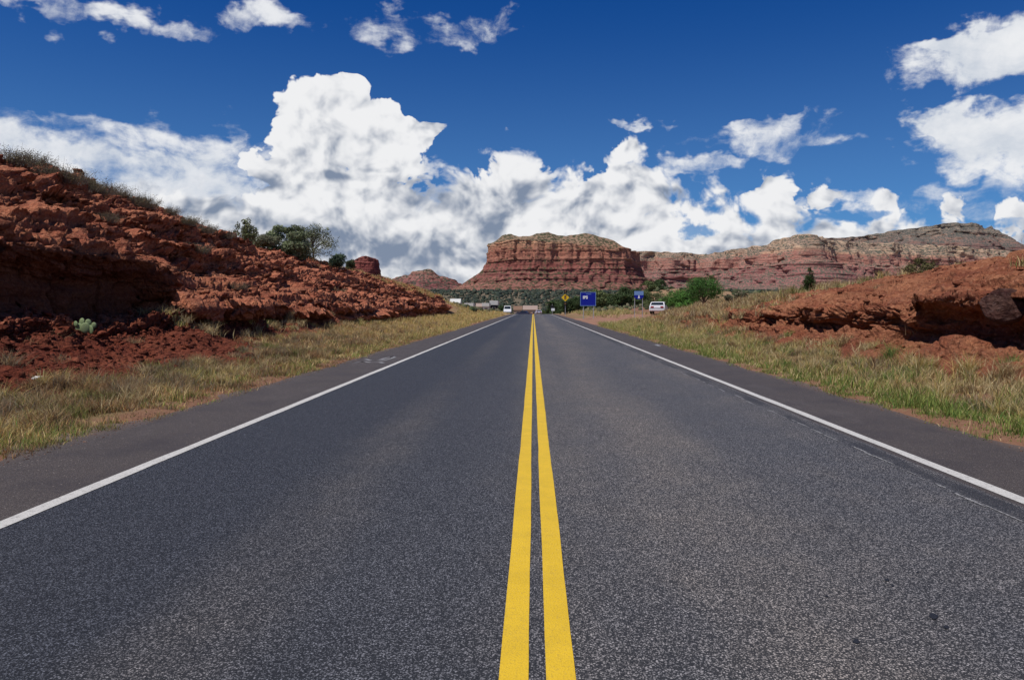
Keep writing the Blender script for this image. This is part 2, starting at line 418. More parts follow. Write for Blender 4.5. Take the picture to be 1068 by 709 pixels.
    # dark seal strip along the inside of the right edge line
    seam = (1.0-((x+wob*1.2-3.30)/0.13).abs()).smooth(0, 0.4)*(noise(nt, comb(nt, x*2, y*.25), 2.0, 4)).smooth(.35, .6)
    c = mix(nt, seam*0.75, c, (0.022, 0.022, 0.025))
    nt.links.new(c.s, b.inputs['Base Color'])
    rr = mix(nt, fine_, (0.5, 0.5, 0.5), (0.85, 0.85, 0.85)); nt.links.new(rr.s, b.inputs['Roughness'])
    bump(nt, b, d1*0.7+fine_*0.6, 0.6, 0.006)
    return m
def m_paint(name, c, wear=0.12, spot=(0.10, 0.09, 0.08)):
    m, nt, b = mat_new(name, 0.6, 0.3)
    p = geo(nt); n = noise(nt, p, 30, 6, .75); n2 = noise(nt, p, 4.0, 5, .6); v = voro(nt, p, 110)
    cc = mix(nt, n2.smooth(.3, .7)*0.6, c, tuple(k*0.82 for k in c))
    cc = mix(nt, ((n-(0.66-wear*0.3)).smooth(0, 0.06)+(v-0.62).smooth(0, .1)*0.5).clamp()*0.55, cc, spot)
    crk = noise(nt, p, 2.2, 8, .7); crk2 = (1.0-((crk-0.5)/0.006).abs()).smooth(0, 1)
    cc = mix(nt, crk2*0.35, cc, spot)
    x_, y_, z_ = xyz(nt, p); tyre = noise(nt, comb(nt, x_*3.0, y_*0.3), 1.5, 5, .7)
    cc = mix(nt, (tyre-0.55).smooth(0, .2)*0.28, cc, mix(nt, 0.5, spot, c))
    nt.links.new(cc.s, b.inputs['Base Color']); bump(nt, b, v+n, 0.4, 0.004)
    return m
def m_leaf(name, tr=0.25):
    m, nt, b = mat_new(name, 0.7, 0.15)
    a = attr(nt); nt.links.new(a.s, b.inputs['Base Color'])
    t = nd(nt, 'ShaderNodeBsdfTranslucent'); nt.links.new(a.s, t.inputs[0])
    mx = nd(nt, 'ShaderNodeMixShader'); mx.inputs[0].default_value = tr
    nt.links.new(b.outputs[0], mx.inputs[1]); nt.links.new(t.outputs[0], mx.inputs[2])
    nt.links.new(mx.outputs[0], nt.nodes['Material Output'].inputs[0]); return m
def m_butte(name, z0, z1, tint=(1, 1, 1), veg=0.5, cap=0.72, grey=0.0):
    """banded sandstone: purple-red foot, orange cliff, pale cap, junipers on whatever is not too steep"""
    m, nt, b = mat_new(name, 0.95, 0.05)
    g = nd(nt, 'ShaderNodeNewGeometry'); p = N(nt, g.outputs['Position']); nrm = nd(nt, 'ShaderNodeSeparateXYZ'); nt.links.new(g.outputs['True Normal'], nrm.inputs[0]); nz = N(nt, nrm.outputs[2])
    x, y, z = xyz(nt, p)
    u = (z-z0)/(z1-z0)+(noise(nt, p, 0.006, 5, .6)-0.5)*0.10
    band = noise(nt, comb(nt, x*0.0015, y*0.0015, z*0.11+noise(nt, p, .01, 3)*1.0), 1.0, 6, .75)
    c = ramp(nt, u, [(0.0, (0.22, 0.100, 0.078)), (0.25, (0.215, 0.078, 0.068)), (0.42, (0.25, 0.092, 0.072)), (0.50, (0.32, 0.145, 0.10)), (0.62, (0.30, 0.125, 0.086)), (cap, (0.42, 0.23, 0.14)), (cap+0.06, (0.42, 0.30, 0.19)), (1.0, (0.36, 0.28, 0.18))])
    c = mix(nt, band.smooth(0.3, 0.7), mix(nt, 1.0, c, (0.80, 0.70, 0.74), 'MULTIPLY'), mix(nt, 1.0, c, (1.42, 1.45, 1.42), 'MULTIPLY'))
    streak = noise(nt, comb(nt, x*0.05, y*0.05, z*0.006), 1.0, 5, .7)
    c = mix(nt, (streak-0.55).smooth(0, .15)*0.3, c, (0.16, 0.08, 0.075))
    sp = voro(nt, p, 0.10, out='Distance'); spn = noise(nt, p, 0.012, 5, .6); spf = noise(nt, p, 0.11, 3, .6)
    flatness = nz.smooth(0.25, 0.62)
    dots = (0.45+veg*0.15-sp+(spn-0.5)*0.7+(spf-.5)*.4).smooth(0.0, 0.12)*flatness
    c = mix(nt, flatness*u.smooth(cap-0.2, cap+0.05)*0.75, c, mix(nt, spn.smooth(.4, .6), (0.27, 0.20, 0.13), (0.20, 0.15, 0.10)))
    c = mix(nt, flatness*0.35, c, (0.20, 0.11, 0.08))
    c = mix(nt, (dots*veg*1.4).clamp(), c, (0.05, 0.06, 0.032))
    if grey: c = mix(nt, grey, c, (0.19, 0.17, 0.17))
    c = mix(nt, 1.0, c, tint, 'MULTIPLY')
    nt.links.new(c.s, b.inputs['Base Color'])
    bump(nt, b, band*0.6+streak*0.5+sp*0.3, 0.8, 9.0)
    return m

M = dict(
    rock=m_rock(), ground=m_ground(), asphalt=m_asphalt(),
    yellow=m_paint('yellow_road_paint', (0.70, 0.45, 0.022), 0.16, (0.30, 0.20, 0.05)), white=m_paint('white_road_paint', (0.58, 0.56, 0.52), 0.35),
    oldwhite=m_paint('worn_white_paint', (0.36, 0.35, 0.34), 0.8, (0.08, 0.08, 0.085)), tar=flat('tar', (0.016, 0.017, 0.021), 0.6, var=.5, vs=60),
    leaf=m_leaf('leaves', 0.22), grass=m_leaf('grass_blades', 0.30), bark=flat('bark', (0.12, 0.09, 0.07), 0.95, var=.4, vs=30), twig=flat('dry_twig', (0.17, 0.14, 0.12), 0.95, var=.3, vs=40),
    blue=flat('blue_sign_sheeting', (0.004, 0.012, 0.27), 0.35, var=.08, vs=4), signwhite=flat('white_sign_sheeting', (0.78, 0.80, 0.82), 0.4), steel=flat('galvanised_steel', (0.42, 0.42, 0.42), 0.5, 0.5, 0.4, var=.12, vs=9),
    paleblue=flat('pale_blue_sheeting', (0.16, 0.28, 0.52), 0.35), signyellow=flat('yellow_sign_sheeting', (0.80, 0.50, 0.015), 0.35), black=flat('black_paint', (0.012, 0.012, 0.012), 0.5),
    amber=flat('amber_lens', (0.55, 0.30, 0.10), 0.2, 0.6), red=flat('red_lens', (0.35, 0.01, 0.01), 0.2, 0.6),
    carwhite=flat('white_car_paint', (0.74, 0.74, 0.75), 0.25, 0.5), carlilac=flat('pale_silver_car_paint', (0.50, 0.50, 0.60), 0.25, 0.5), cardark=flat('dark_blue_car_paint', (0.02, 0.025, 0.06), 0.25, 0.5), carred=flat('red_car_paint', (0.28, 0.03, 0.02), 0.25, .5),
    cartan=flat('tan_car_paint', (0.55, 0.48, 0.38), .3, .5),
    glass=flat('dark_glass', (0.012, 0.018, 0.022), 0.08, 0.6), rubber=flat('rubber', (0.015, 0.015, 0.015), 0.9), chrome=flat('chrome', (0.6, 0.6, 0.6), 0.25, .5, .9), greytrim=flat('grey_trim', (0.13, 0.12, 0.12), .5),
    wallwhite=flat('white_wall', (0.66, 0.63, 0.57), 0.9, var=.08, vs=2), walltan=flat('tan_wall', (0.40, 0.30, 0.22), 0.9, var=.1, vs=2), walldark=flat('dark_wall', (0.035, 0.03, 0.032), 0.9), roofpale=flat('pale_roof', (0.58, 0.57, 0.53), .8, var=.08, vs=2), roofbrown=flat('brown_roof', (0.2, 0.12, 0.08), .9, var=.2, vs=2),
    pinkroof=flat('pink_roof', (0.32, 0.235, 0.195), .9, var=.1, vs=2), cactus=None, litter=flat('white_paper', (0.75, 0.74, 0.70), .8, var=.06, vs=30), varnish=flat('dark_varnished_rock', (0.085, 0.05, 0.055), .75, var=.6, vs=12),
)
def m_cactus():
    m, nt, b = mat_new('cactus', .6, .2); p = geo(nt); v = voro(nt, p, 45.0)
    c = mix(nt, (0.18-v).smooth(0, .08), mix(nt, noise(nt, p, 8.0), (0.13, 0.20, 0.10), (0.30, 0.36, 0.17)), (0.55, 0.5, 0.35)); nt.links.new(c.s, b.inputs['Base Color']); return m
M['cactus'] = m_cactus()

# ------------------------------------------------------------------ heights
def zr(y):
    """the road: level, then over a crest and down into the town"""
    y = np.asarray(y, dtype=float)
    a = np.where(y > 140, -9.4e-5*(np.minimum(y, 260)-140)**2, 0.0)
    b = np.where(y > 260, -0.0226*(np.minimum(y, 440)-260), 0.0)
    return a+b
def gz(x, y):
    x = np.asarray(x, dtype=float); y = np.asarray(y, dtype=float)
    base = zr(y)
    far = sstep(450, 2600, y)*58 + sstep(2600, 9000, y)*60
    z = base+far
    ax = np.abs(x)
    n = fbm(x*0.8, y*0.8, 0.0, 4, 11)*0.05
    onroad = sstep(4.55, 5.15, ax)
    # verges
    L = np.interp(-x, [4.7, 5.1, 6.0, 7.5, 8.7, 9.6, 11, 14, 60], [0, .03, .02, .16, .36, .5, .45, .5, .6])
    Rr = np.interp(x, [4.8, 5.2, 6.2, 7.2, 8.0, 9.5, 14, 60], [0, .03, .05, .22, .42, .5, .6, .7])
    v = np.where(x < 0, L, Rr)
    z = z + np.where(ax > 4.55, v, 0.0) - 0.03*(1-onroad)
    # a driveway to the right levels the verge
    drv = sstep(60, 66, y)*(1-sstep(84, 92, y))*(x > 0)
    z = z - drv*sstep(4.8, 8, x)*np.minimum(v, 9)*0.75
    # low grassy hill left of the road past the end of the cut
    hl = sstep(92, 100, y)*(1-sstep(118, 165, y))*(x < 0)
    z = z + hl*sstep(7.5, 13, -x)*(2.0-1.5*sstep(14, 60, -x))*(1-0.35*sstep(100, 120, y))
    # sandy knoll right of the road
    z = z + 8.2*np.exp(-((x-52)/30)**2-((y-270)/70)**2)*sstep(8, 20, x) + 3.0*np.exp(-((x-110)/60)**2-((y-320)/90)**2)
    z = z + sstep(90, 130, y)*sstep(5, 16, x)*0.5*(1-sstep(160, 240, y))
    wild = sstep(6.0, 40, ax)
    z = z + wild*fbm(x*0.02, y*0.02, 0, 4, 3)*1.2*sstep(60, 300, np.abs(y)+ax) + onroad*n*np.where(ax < 5.6, 0.7, 1.3)
    return z

# ------------------------------------------------------------------ ground sheet
def axis_vals():
    xs = [0.0]
    p = 0.0; st = 0.16
    while p < 16: p += st; xs.append(p)
    while p < 12000: st = max(st*1.06, p*0.012); p += st; xs.append(p)
    return np.array([-v for v in xs[:0:-1]]+xs)
def y_vals():
    ys = [-9000., -4000., -1500., -600., -250., -110., -60., -35., -20., -10.]
    p = -5.0; ys.append(p)
    while p < 13000:
        p += max(0.14, abs(p)*0.011); ys.append(p)
    return np.array(ys)
GX, GY = axis_vals(), y_vals()
gx, gy = np.meshgrid(GX, GY, indexing='ij')
gzv = gz(gx, gy)
red = np.array([0.22, 0.115, 0.07]); straw = np.array([0.33, 0.235, 0.115]); olive = np.array([0.13, 0.13, 0.055]); sand = np.array([0.30, 0.20, 0.11]); plain = np.array([0.12, 0.11, 0.075])
n1 = fbm(gx*.15, gy*.15, 0, 4, 21); n2 = fbm(gx*.9, gy*.9, 0, 4, 22)
c = np.broadcast_to(red, gx.shape+(3,)).copy()
def lay(cc, w): 
    global c
    c = c*(1-w[..., None])+cc*w[..., None]
agx = np.abs(gx)
lay(straw, np.clip(0.35+n2*.5, 0, .8)*sstep(5.0, 5.6, agx)*(1-sstep(8.5, 11, agx)))
lay(olive, np.clip(.3+n2*.6, 0, .8)*sstep(5.0, 5.3, agx)*(1-sstep(6.6, 7.4, agx)))
lay(straw, sstep(88, 100, gy)*(gx < 0)*.8*sstep(-.5, .4, n1))
drv = sstep(60, 64, gy)*(1-sstep(90, 100, gy))*(gx > 4); lay(np.array([0.30, 0.16, 0.11]), drv*.9)
lay(sand, sstep(120, 200, gy)*(1-sstep(420, 600, gy))*.85)
lay(plain, sstep(400, 900, gy)*.9)
mesh_np('ground', np.stack([gx, gy, gzv], -1).reshape(-1, 3), grid_faces(len(GX), len(GY)), M['ground'], cols=c.reshape(-1, 3), smooth=True)
tag(bpy.data.objects['ground'], kind='structure')

# ------------------------------------------------------------------ road and its markings
def strip(x0, x1, ys, dz, name, mat, parent=None, jit=0.0, nx=2, flare=None):
    ys = np.asarray(ys, dtype=float); us = np.linspace(0, 1, nx)
    a0 = x0+jit*fbm(ys*1.3, 3.0, 0, 3, 5); a1 = x1+jit*fbm(ys*1.3, 9.0, 0, 3, 6)
    if flare is not None: a1 = a1+flare(ys)
    X = a0[None, :]+(a1-a0)[None, :]*us[:, None]; Y = np.broadcast_to(ys, X.shape)
    V = np.stack([X, Y, zr(Y)+dz], -1).reshape(-1, 3)
    return mesh_np(name, V, grid_faces(nx, len(ys)), mat, parent, smooth=True)
RY = np.concatenate([np.linspace(-60, 0, 13), np.linspace(1, 140, 140), np.linspace(142, 470, 110)])
road = strip(-5.25, 5.3, RY, 0.0, 'road', M['asphalt'], nx=23, flare=lambda y: 2.2*sstep(52, 66, y)*(1-sstep(78, 92, y)))
tag(road, kind='structure')
LY = np.concatenate([np.linspace(-60, 0, 30), np.linspace(0.5, 60, 240), np.linspace(60.5, 470, 300)])
strip(-0.127, -0.015, LY, .004, 'centre_line', M['yellow'], road, .003)
strip(0.052, 0.164, LY, .004, 'centre_line', M['yellow'], road, .003)
strip(-3.487, -3.372, LY, .004, 'edge_line', M['white'], road, .007)
strip(3.498, 3.612, LY, .004, 'edge_line', M['white'], road, .007)
# remains of an older edge line on the right
V, Fq = [], []
rr = random.Random(3)
y = 4.0
while y < 24:
    ln = rr.uniform(.05, .5); w = rr.uniform(.004, .022); xo = 3.20+rr.uniform(-.03, .03)
    if rr.random() < .8:
        k = max(3, int(ln/.02)); b0_ = len(V)
        for i in range(k+1):
            t = i/k; e = math.sin(math.pi*min(1, max(0, t)))**.4 if 0 < t < 1 else 0.12
            V.append((xo-w*e*rr.uniform(.2, 1), y+ln*t, .004)); V.append((xo+w*e*rr.uniform(.2, 1), y+ln*t, .004))
        for i in range(k): Fq.append([b0_+2*i, b0_+2*i+1, b0_+2*i+3, b0_+2*i+2])
    y += ln*rr.uniform(.3, 1.2)+rr.uniform(0, .12)
mesh_np('worn_line', V, np.array(Fq), M['oldwhite'], road)
# survey scribbles sprayed on the left shoulder, a dash on the right one
V, Fq = [], []
def scribble(pts, w):
    b0_ = len(V)
    for i, (px, py) in enumerate(pts):
        r_ = ray(px, py); k = -EYE/r_[2]; X, Y = r_[0]*k, r_[1]*k
        V.append((X-w, Y-w*2, .004)); V.append((X+w, Y+w*2, .004))
    for i in range(len(pts)-1): Fq.append([b0_+2*i, b0_+2*i+1, b0_+2*i+3, b0_+2*i+2])
scribble([(369, 378.6), (378, 377), (386, 378), (396, 377.6), (400, 378.8)], .035)
scribble([(381, 374.5), (386, 375.8), (383, 376.6), (389, 375.6)], .035)
scribble([(396, 375.6), (402, 373.4), (409, 372), (411, 373), (403, 375.2), (398, 376.4)], .05)
scribble([(680, 359.6), (684, 359.3), (688, 360.9)], .09)
mesh_np('spray_mark', V, np.array(Fq), M['oldwhite'], road)
for (px, py, wx_, wy_) in [(974, 643, .055, .11), (987, 654, .035, .06), (893, 669, .04, .07), (925, 605, .035, .05), (931, 611, .02, .04), (640, 540, .012, .03), (957, 597, .02, .03), (862, 622, .02, .03)]:
    r_ = ray(px, py); k = -EYE/r_[2]; X, Y = r_[0]*k, r_[1]*k
    A = [2*math.pi*i/14 for i in range(14)]
    wx_ *= .75; wy_ *= .7
    V = [(X+wx_*math.cos(a)*rr.uniform(.6, 1)*.6+.3*wx_*math.sin(a), Y+wy_*math.sin(a)*rr.uniform(.6, 1)*.6, .004) for a in A]
    mesh_np('tar_spot', V, np.array([list(range(14))]), M['tar'], road)

# ------------------------------------------------------------------ the rock cuts
def bank(name, side, ykeys, profs, ys, nv_per, seed, amp=1.0, colf=None, over=None):
    """profs: one list of (distance from road centre, height) per key; rows follow the profile"""
    ys = np.asarray(ys)
    P = np.array(profs, dtype=float)                       # keys, pts, 2
    yw = ys+0.0
    D = np.stack([np.interp(yw, ykeys, P[:, j, 0]) for j in range(P.shape[1])], 1)
    Z = np.stack([np.interp(yw, ykeys, P[:, j, 1]) for j in range(P.shape[1])], 1)
    t = np.concatenate([np.linspace(j, j+1, n, endpoint=False) for j, n in enumerate(nv_per)]+[[len(nv_per)]])
    j = np.minimum(t.astype(int), len(nv_per)-1); f = t-j
    d = D[:, j]*(1-f)+D[:, j+1]*f; z = Z[:, j]*(1-f)+Z[:, j+1]*f
    Y = np.broadcast_to(ys[:, None], d.shape).copy()
    rk = sstep(1.2, 2.6, t)[None, :]*(1-sstep(len(nv_per)-3.2, len(nv_per)-1.5, t))[None, :]   # rocky part of the profile
    # profile normal
    td = np.gradient(d, axis=1); tz = np.gradient(z, axis=1); L = np.hypot(td, tz)+1e-9
    nd_, nz_ = -tz/L, td/L
    # strata
    zz = z+0.012*Y+0.22*fbm(Y*.12, d*.2, 0, 3, seed)+.04*fbm(Y*.9, d*.9, 0, 2, seed+9)
    lat = np.zeros_like(d)
    for th, A, s in ((1.25, 1.0, 7), (0.62, .50, 1), (0.27, .24, 2), (0.10, .08, 3)):
        ph = zz/th+s*.37; lay_ = np.floor(ph); fr = ph-lay_
        wgt = np.clip(.55+fbm(Y*(.35/th**.5), lay_*7.7, s, 3, seed+20+s)*1.1, 0, 1.6)
        saw = np.where(fr < .8, fr/.8, (1-fr)/.2)**.8
        lat += -A*wgt*(saw-.45)
    v1, e1, g1 = cells(Y*.8, d*.8, zz*2.6, seed+1)
    v2, e2, g2 = cells(Y*2.2+v1*9, d*2.2, zz*7.5, seed+2)
    v3, e3, g3 = cells(Y*6.5, d*6.5, zz*17, seed+3)
    v4, e4, g4 = cells(Y*1.5+7, d*1.5, zz*9, seed+14)
    fa = 1-.75*sstep(22, 45, Y)
    n = (v1-.5)*.34*fa+(v4-.5)*.16+(v2-.5)*.20+(v3-.5)*.09 - .10*(1-sstep(0, .12, g1)) - .05*(1-sstep(0, .12, g2)) + fbm(Y*.5, d*.5, z*.5, 3, seed+4)*.22 + fbm(Y*5, d*5, z*5, 3, seed+5)*.035
    n = n*(1-.35*sstep(40, 85, Y)); lat = lat*(1-.2*sstep(50, 90, Y))
    if over is not None: 
        lat, n = over(Y, d, z, t, lat, n)
    low = 1-rk
    d2 = d+amp*rk*lat+nd_*amp*rk*n + low*nd_*fbm(Y*2, d*2, z*2, 4, seed+6)*.04
    z2 = z+nz_*amp*rk*n + low*nz_*(fbm(Y*1.6, d*1.6, z*2, 4, seed+6)*.09+(v3-.5)*.05)
    Y2 = Y+amp*rk*(v2-.5)*.12
    X = side*d2
    V = np.stack([X, Y2, z2], -1)
    cc = np.ones(V.shape)*(0.88+.24*v1[..., None]) if colf is None else colf(Y, d, z, v1, v2, t)
    Fc = grid_faces(*d.shape)
    if side > 0: Fc = Fc[:, ::-1]
    o = mesh_np(name, V.reshape(-1, 3), Fc, M['rock'], cols=cc.reshape(-1, 3), smooth=False)
    return o, V, cc

def ysamp(segs):
    out = []
    for a, b, st in segs: out.append(np.arange(a, b, st))
    return np.concatenate(out)
near = [(6.5, .0), (7.4, .20), (9.2, .74), (10.45, 1.14), (10.85, 1.18), (10.95, 2.1), (10.35, 2.62), (10.55, 2.80), (12.2, 3.6), (14.2, 4.9), (16.2, 6.2), (18, 7.0), (20, 7.2), (26, 7.2), (40, 6.0), (70, -1)]
mid0 = [(7.6, .1), (8.6, .36), (9.3, .60), (9.8, .70), (10.5, .74), (10.5, 1.1), (9.9, 1.38), (10.2, 1.5), (12.0, 2.5), (13.8, 3.9), (16, 5.4), (17.8, 6.3), (20, 6.5), (26, 6.4), (40, 5.4), (70, -1)]
mid1 = [(8.6, .05), (9.1, .30), (9.4, .38), (9.7, .42), (10.35, .48), (10.05, .95), (9.7, 1.28), (9.9, 1.4), (11.2, 2.1), (12.8, 3.0), (15, 4.2), (17, 4.95), (19, 5.2), (26, 5.2), (40, 4.8), (70, -1)]
mid2 = [(9.8, .0), (10.1, .25), (10.2, .3), (10.3, .34), (10.5, .38), (10.4, .9), (10.1, 1.25), (10.3, 1.4), (11.3, 2.2), (12.6, 3.1), (14.5, 4.2), (16.5, 4.75), (19, 4.9), (26, 4.8), (40, 4.3), (70, -1)]
far1 = [(10.2, .0), (10.35, .25), (10.45, .3), (10.6, .34), (10.8, .38), (10.75, 1.1), (10.45, 1.5), (10.6, 1.7), (11.2, 2.2), (12.0, 2.8), (13.0, 3.3), (14.0, 3.65), (16, 3.7), (26, 3.6), (40, 3.3), (70, -1)]
end1 = [(p[0]+2.2, p[1]*.75) for p in far1]
end2 = [(p[0]+5, p[1]*.2-.3) for p in far1]
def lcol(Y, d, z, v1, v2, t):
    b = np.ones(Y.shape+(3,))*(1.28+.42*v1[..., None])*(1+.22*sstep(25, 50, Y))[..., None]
    fc = (sstep(3.4, 4.0, t)*(1-sstep(6.0, 6.6, t)))[None, :]*(1-sstep(20, 22, Y)); b = b*(1-.5*fc[..., None])  # shade on the sheer face deepened by painting its rock colour darker
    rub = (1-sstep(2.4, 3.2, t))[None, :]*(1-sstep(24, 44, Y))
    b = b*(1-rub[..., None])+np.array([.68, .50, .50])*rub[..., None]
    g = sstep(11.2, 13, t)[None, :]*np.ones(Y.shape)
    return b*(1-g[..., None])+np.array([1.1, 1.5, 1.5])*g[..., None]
def lover(Y, d, z, t, lat, n):
    # the big dark face near the camera stays one sheer block, split by a few joints
    m = (1-sstep(20.2, 21.0, Y+.3*fbm(Y*2, z*2, 0, 2, 77)))*(sstep(3.6, 4.0, t)*(1-sstep(6.2, 7.0, t)))[None, :]
    joint = -.35*np.exp(-((Y-17.2)/.12)**2)-.28*np.exp(-((Y-14.6-.1*z)/.10)**2)-.3*np.exp(-((Y-19.0)/.08)**2)
    return lat*(1-.85*m), n*(1-.55*m)+joint*m*(-1)*-1
LYS = ysamp([(-12, 6, .3), (6, 11, .08), (11, 17, .022), (17, 26, .027), (26, 40, .045), (40, 60, .08), (60, 96, .13), (96, 101, .2)])
lnv = [10, 34, 50, 14, 10, 60, 40, 16, 80, 75, 60, 44, 18, 12, 8]
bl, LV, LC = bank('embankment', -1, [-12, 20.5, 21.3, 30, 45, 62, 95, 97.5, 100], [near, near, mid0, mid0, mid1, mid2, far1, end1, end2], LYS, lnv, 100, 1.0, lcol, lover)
tag(bl, kind='structure')

rn = [(6.9, .0), (7.35, .38), (7.75, .58), (8.05, .64), (8.75, .66), (8.85, 1.15), (8.3, 1.46), (8.12, 1.60), (8.5, 1.86), (10.2, 2.60), (12.2, 3.20), (14.0, 3.58), (16, 3.7), (22, 3.5), (34, 2.6), (60, -1)]
rm = [(6.9, .0), (7.4, .36), (7.9, .58), (8.2, .72), (8.5, .86), (8.55, 1.02), (8.5, 1.20), (8.6, 1.34), (9.1, 1.62), (10.4, 2.12), (12.2, 2.5), (14.0, 2.75), (16, 2.82), (22, 2.6), (34, 2.0), (60, -1)]
rf = [(6.9, .0), (7.4, .3), (7.9, .48), (8.2, .6), (8.5, .72), (8.8, .84), (9.1, .95), (9.4, 1.05), (10, 1.25), (11, 1.55), (12.5, 1.95), (14.0, 2.2), (16, 2.3), (22, 2.2), (34, 1.8), (60, -1)]
rg = [(p[0]+.2, p[1]*.86) for p in rf]
re1 = [(p[0]+.5, p[1]*.55-.02) for p in rf]
re2 = [(p[0]+1.4, p[1]*.1-.25) for p in rf]
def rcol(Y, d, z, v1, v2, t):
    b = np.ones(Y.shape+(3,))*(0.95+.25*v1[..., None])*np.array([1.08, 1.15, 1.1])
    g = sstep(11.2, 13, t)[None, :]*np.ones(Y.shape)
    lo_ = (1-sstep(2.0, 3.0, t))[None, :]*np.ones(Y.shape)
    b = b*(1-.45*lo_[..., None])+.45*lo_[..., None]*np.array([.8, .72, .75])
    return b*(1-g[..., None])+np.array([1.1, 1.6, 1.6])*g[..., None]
def rover(Y, d, z, t, lat, n):
    core = (sstep(3.0, 3.6, t)*(1-sstep(7.0, 8.0, t)))[None, :]
    m = core*(1-sstep(16.6, 17.4, Y+.25*fbm(Y*2, z*3, 0, 2, 78)))
    # beyond the hollow the slope is soft rock; less ledge with distance
    soft = sstep(26, 44, Y)*.6
    hol = np.exp(-((Y-21.0)/.45)**2)*np.exp(-((z-1.0)/.22)**2)*.5+np.exp(-((Y-18.0)/.35)**2)*np.exp(-((z-.95)/.28)**2)*.5
    upper = sstep(6.9, 7.4, t)[None, :]*np.ones_like(Y)
    return lat*(1-.8*m)*(1-soft)*(1-.88*upper), n*(1-.5*m)*(1-.4*soft)*(1-.45*upper)-hol*(1-m)
RYS = ysamp([(-12, 6, .3), (6, 10.5, .08), (10.5, 18, .022), (18, 27, .03), (27, 40, .05), (40, 64, .1), (64, 68, .25)])
rnv = [8, 26, 24, 14, 26, 34, 30, 16, 26, 60, 46, 34, 14, 10, 8]
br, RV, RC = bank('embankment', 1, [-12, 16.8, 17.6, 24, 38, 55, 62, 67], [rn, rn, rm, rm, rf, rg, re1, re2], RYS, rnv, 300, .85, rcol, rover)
tag(br, kind='structure')

def surf_normals(V):
    a = np.gradient(V, axis=0); b = np.gradient(V, axis=1); n = np.cross(a, b); n /= np.linalg.norm(n, axis=-1, keepdims=True)+1e-9
    return n*np.sign(n[..., 2:3]+1e-9)

# ------------------------------------------------------------------ loose stones
def ico():
    p = (1+5**.5)/2
    v = np.array([(-1,p,0),(1,p,0),(-1,-p,0),(1,-p,0),(0,-1,p),(0,1,p),(0,-1,-p),(0,1,-p),(p,0,-1),(p,0,1),(-p,0,-1),(-p,0,1)], float); v /= np.linalg.norm(v[0])
    f = [(0,11,5),(0,5,1),(0,1,7),(0,7,10),(0,10,11),(1,5,9),(5,11,4),(11,10,2),(10,7,6),(7,1,8),(3,9,4),(3,4,2),(3,2,6),(3,6,8),(3,8,9),(4,9,5),(2,4,11),(6,2,10),(8,6,7),(9,8,1)]
    return v, np.array(f)
def subdiv(v, f):
    v = list(map(tuple, v)); cache = {}; out = []
    def mid_(a, b):
        k = (min(a, b), max(a, b))
        if k not in cache:
            m_ = (np.array(v[a])+np.array(v[b])); m_ /= np.linalg.norm(m_); v.append(tuple(m_)); cache[k] = len(v)-1
        return cache[k]
    for a, b, c_ in f:
        x, y_, z_ = mid_(a, b), mid_(b, c_), mid_(c_, a)
        out += [(a, x, z_), (b, y_, x), (c_, z_, y_), (x, y_, z_)]
    return np.array(v), np.array(out)
I0 = ico(); I1 = subdiv(*I0); I2 = subdiv(*I1)
def rot_mats(n, r, full=True):
    q = r.normal(size=(n, 4)); q /= np.linalg.norm(q, axis=1, keepdims=True); w, x, y_, z_ = q.T
    return np.stack([1-2*(y_*y_+z_*z_), 2*(x*y_-z_*w), 2*(x*z_+y_*w), 2*(x*y_+z_*w), 1-2*(x*x+z_*z_), 2*(y_*z_-x*w), 2*(x*z_-y_*w), 2*(y_*z_+x*w), 1-2*(x*x+y_*y_)], -1).reshape(n, 3, 3)
def stones(pos, size, base=I1, seed=1, colr=None, flatz=.6):
    r = np.random.default_rng(seed); n = len(pos); bv, bf = base
    v = np.broadcast_to(bv, (n,)+bv.shape).copy()
    # cut by random planes: angular stones
    for k in range(7):
        nn = r.normal(size=(n, 1, 3)); nn /= np.linalg.norm(nn, axis=2, keepdims=True); dd = r.uniform(.45, .85, (n, 1))
        s = (v*nn).sum(2)-dd; v -= nn*np.maximum(s, 0)[..., None]
    v *= r.uniform(.6, 1.25, (n, 1, 3))
    v = np.einsum('nij,nkj->nki', rot_mats(n, r), v); v[..., 2] *= flatz
    v = v*np.asarray(size)[:, None, None]+np.asarray(pos)[:, None, :]
    f = (bf[None]+(np.arange(n)*len(bv))[:, None, None]).reshape(-1, 3)
    cc = np.repeat((colr if colr is not None else np.ones((n, 3))), len(bv), axis=0)
    return v.reshape(-1, 3), f, cc
def scatter(V, weight, n, r):
    """random points of a bank surface, weighted by area and weight"""
    e1 = V[1:, :-1]-V[:-1, :-1]; e2 = V[:-1, 1:]-V[:-1, :-1]; ar = np.linalg.norm(np.cross(e1, e2), axis=-1)
    w = (ar*weight[:-1, :-1]).ravel(); w /= w.sum(); k = r.choice(len(w), n, p=w)
    i, j = np.unravel_index(k, ar.shape); a, b = r.random((n, 1)), r.random((n, 1))
    return V[i, j]+e1[i, j]*a+e2[i, j]*b, i, j
LNm, RNm = surf_normals(LV), surf_normals(RV)
tl = np.concatenate([np.linspace(j, j+1, n, endpoint=False) for j, n in enumerate(lnv)]+[[len(lnv)]])
tr_ = np.concatenate([np.linspace(j, j+1, n, endpoint=False) for j, n in enumerate(rnv)]+[[len(rnv)]])
vs, fs, cs = [], [], []
def addst(res):
    n = sum(len(v) for v in vs); vs.append(res[0]); fs.append(res[1]+n); cs.append(res[2])
r = np.random.default_rng(5)
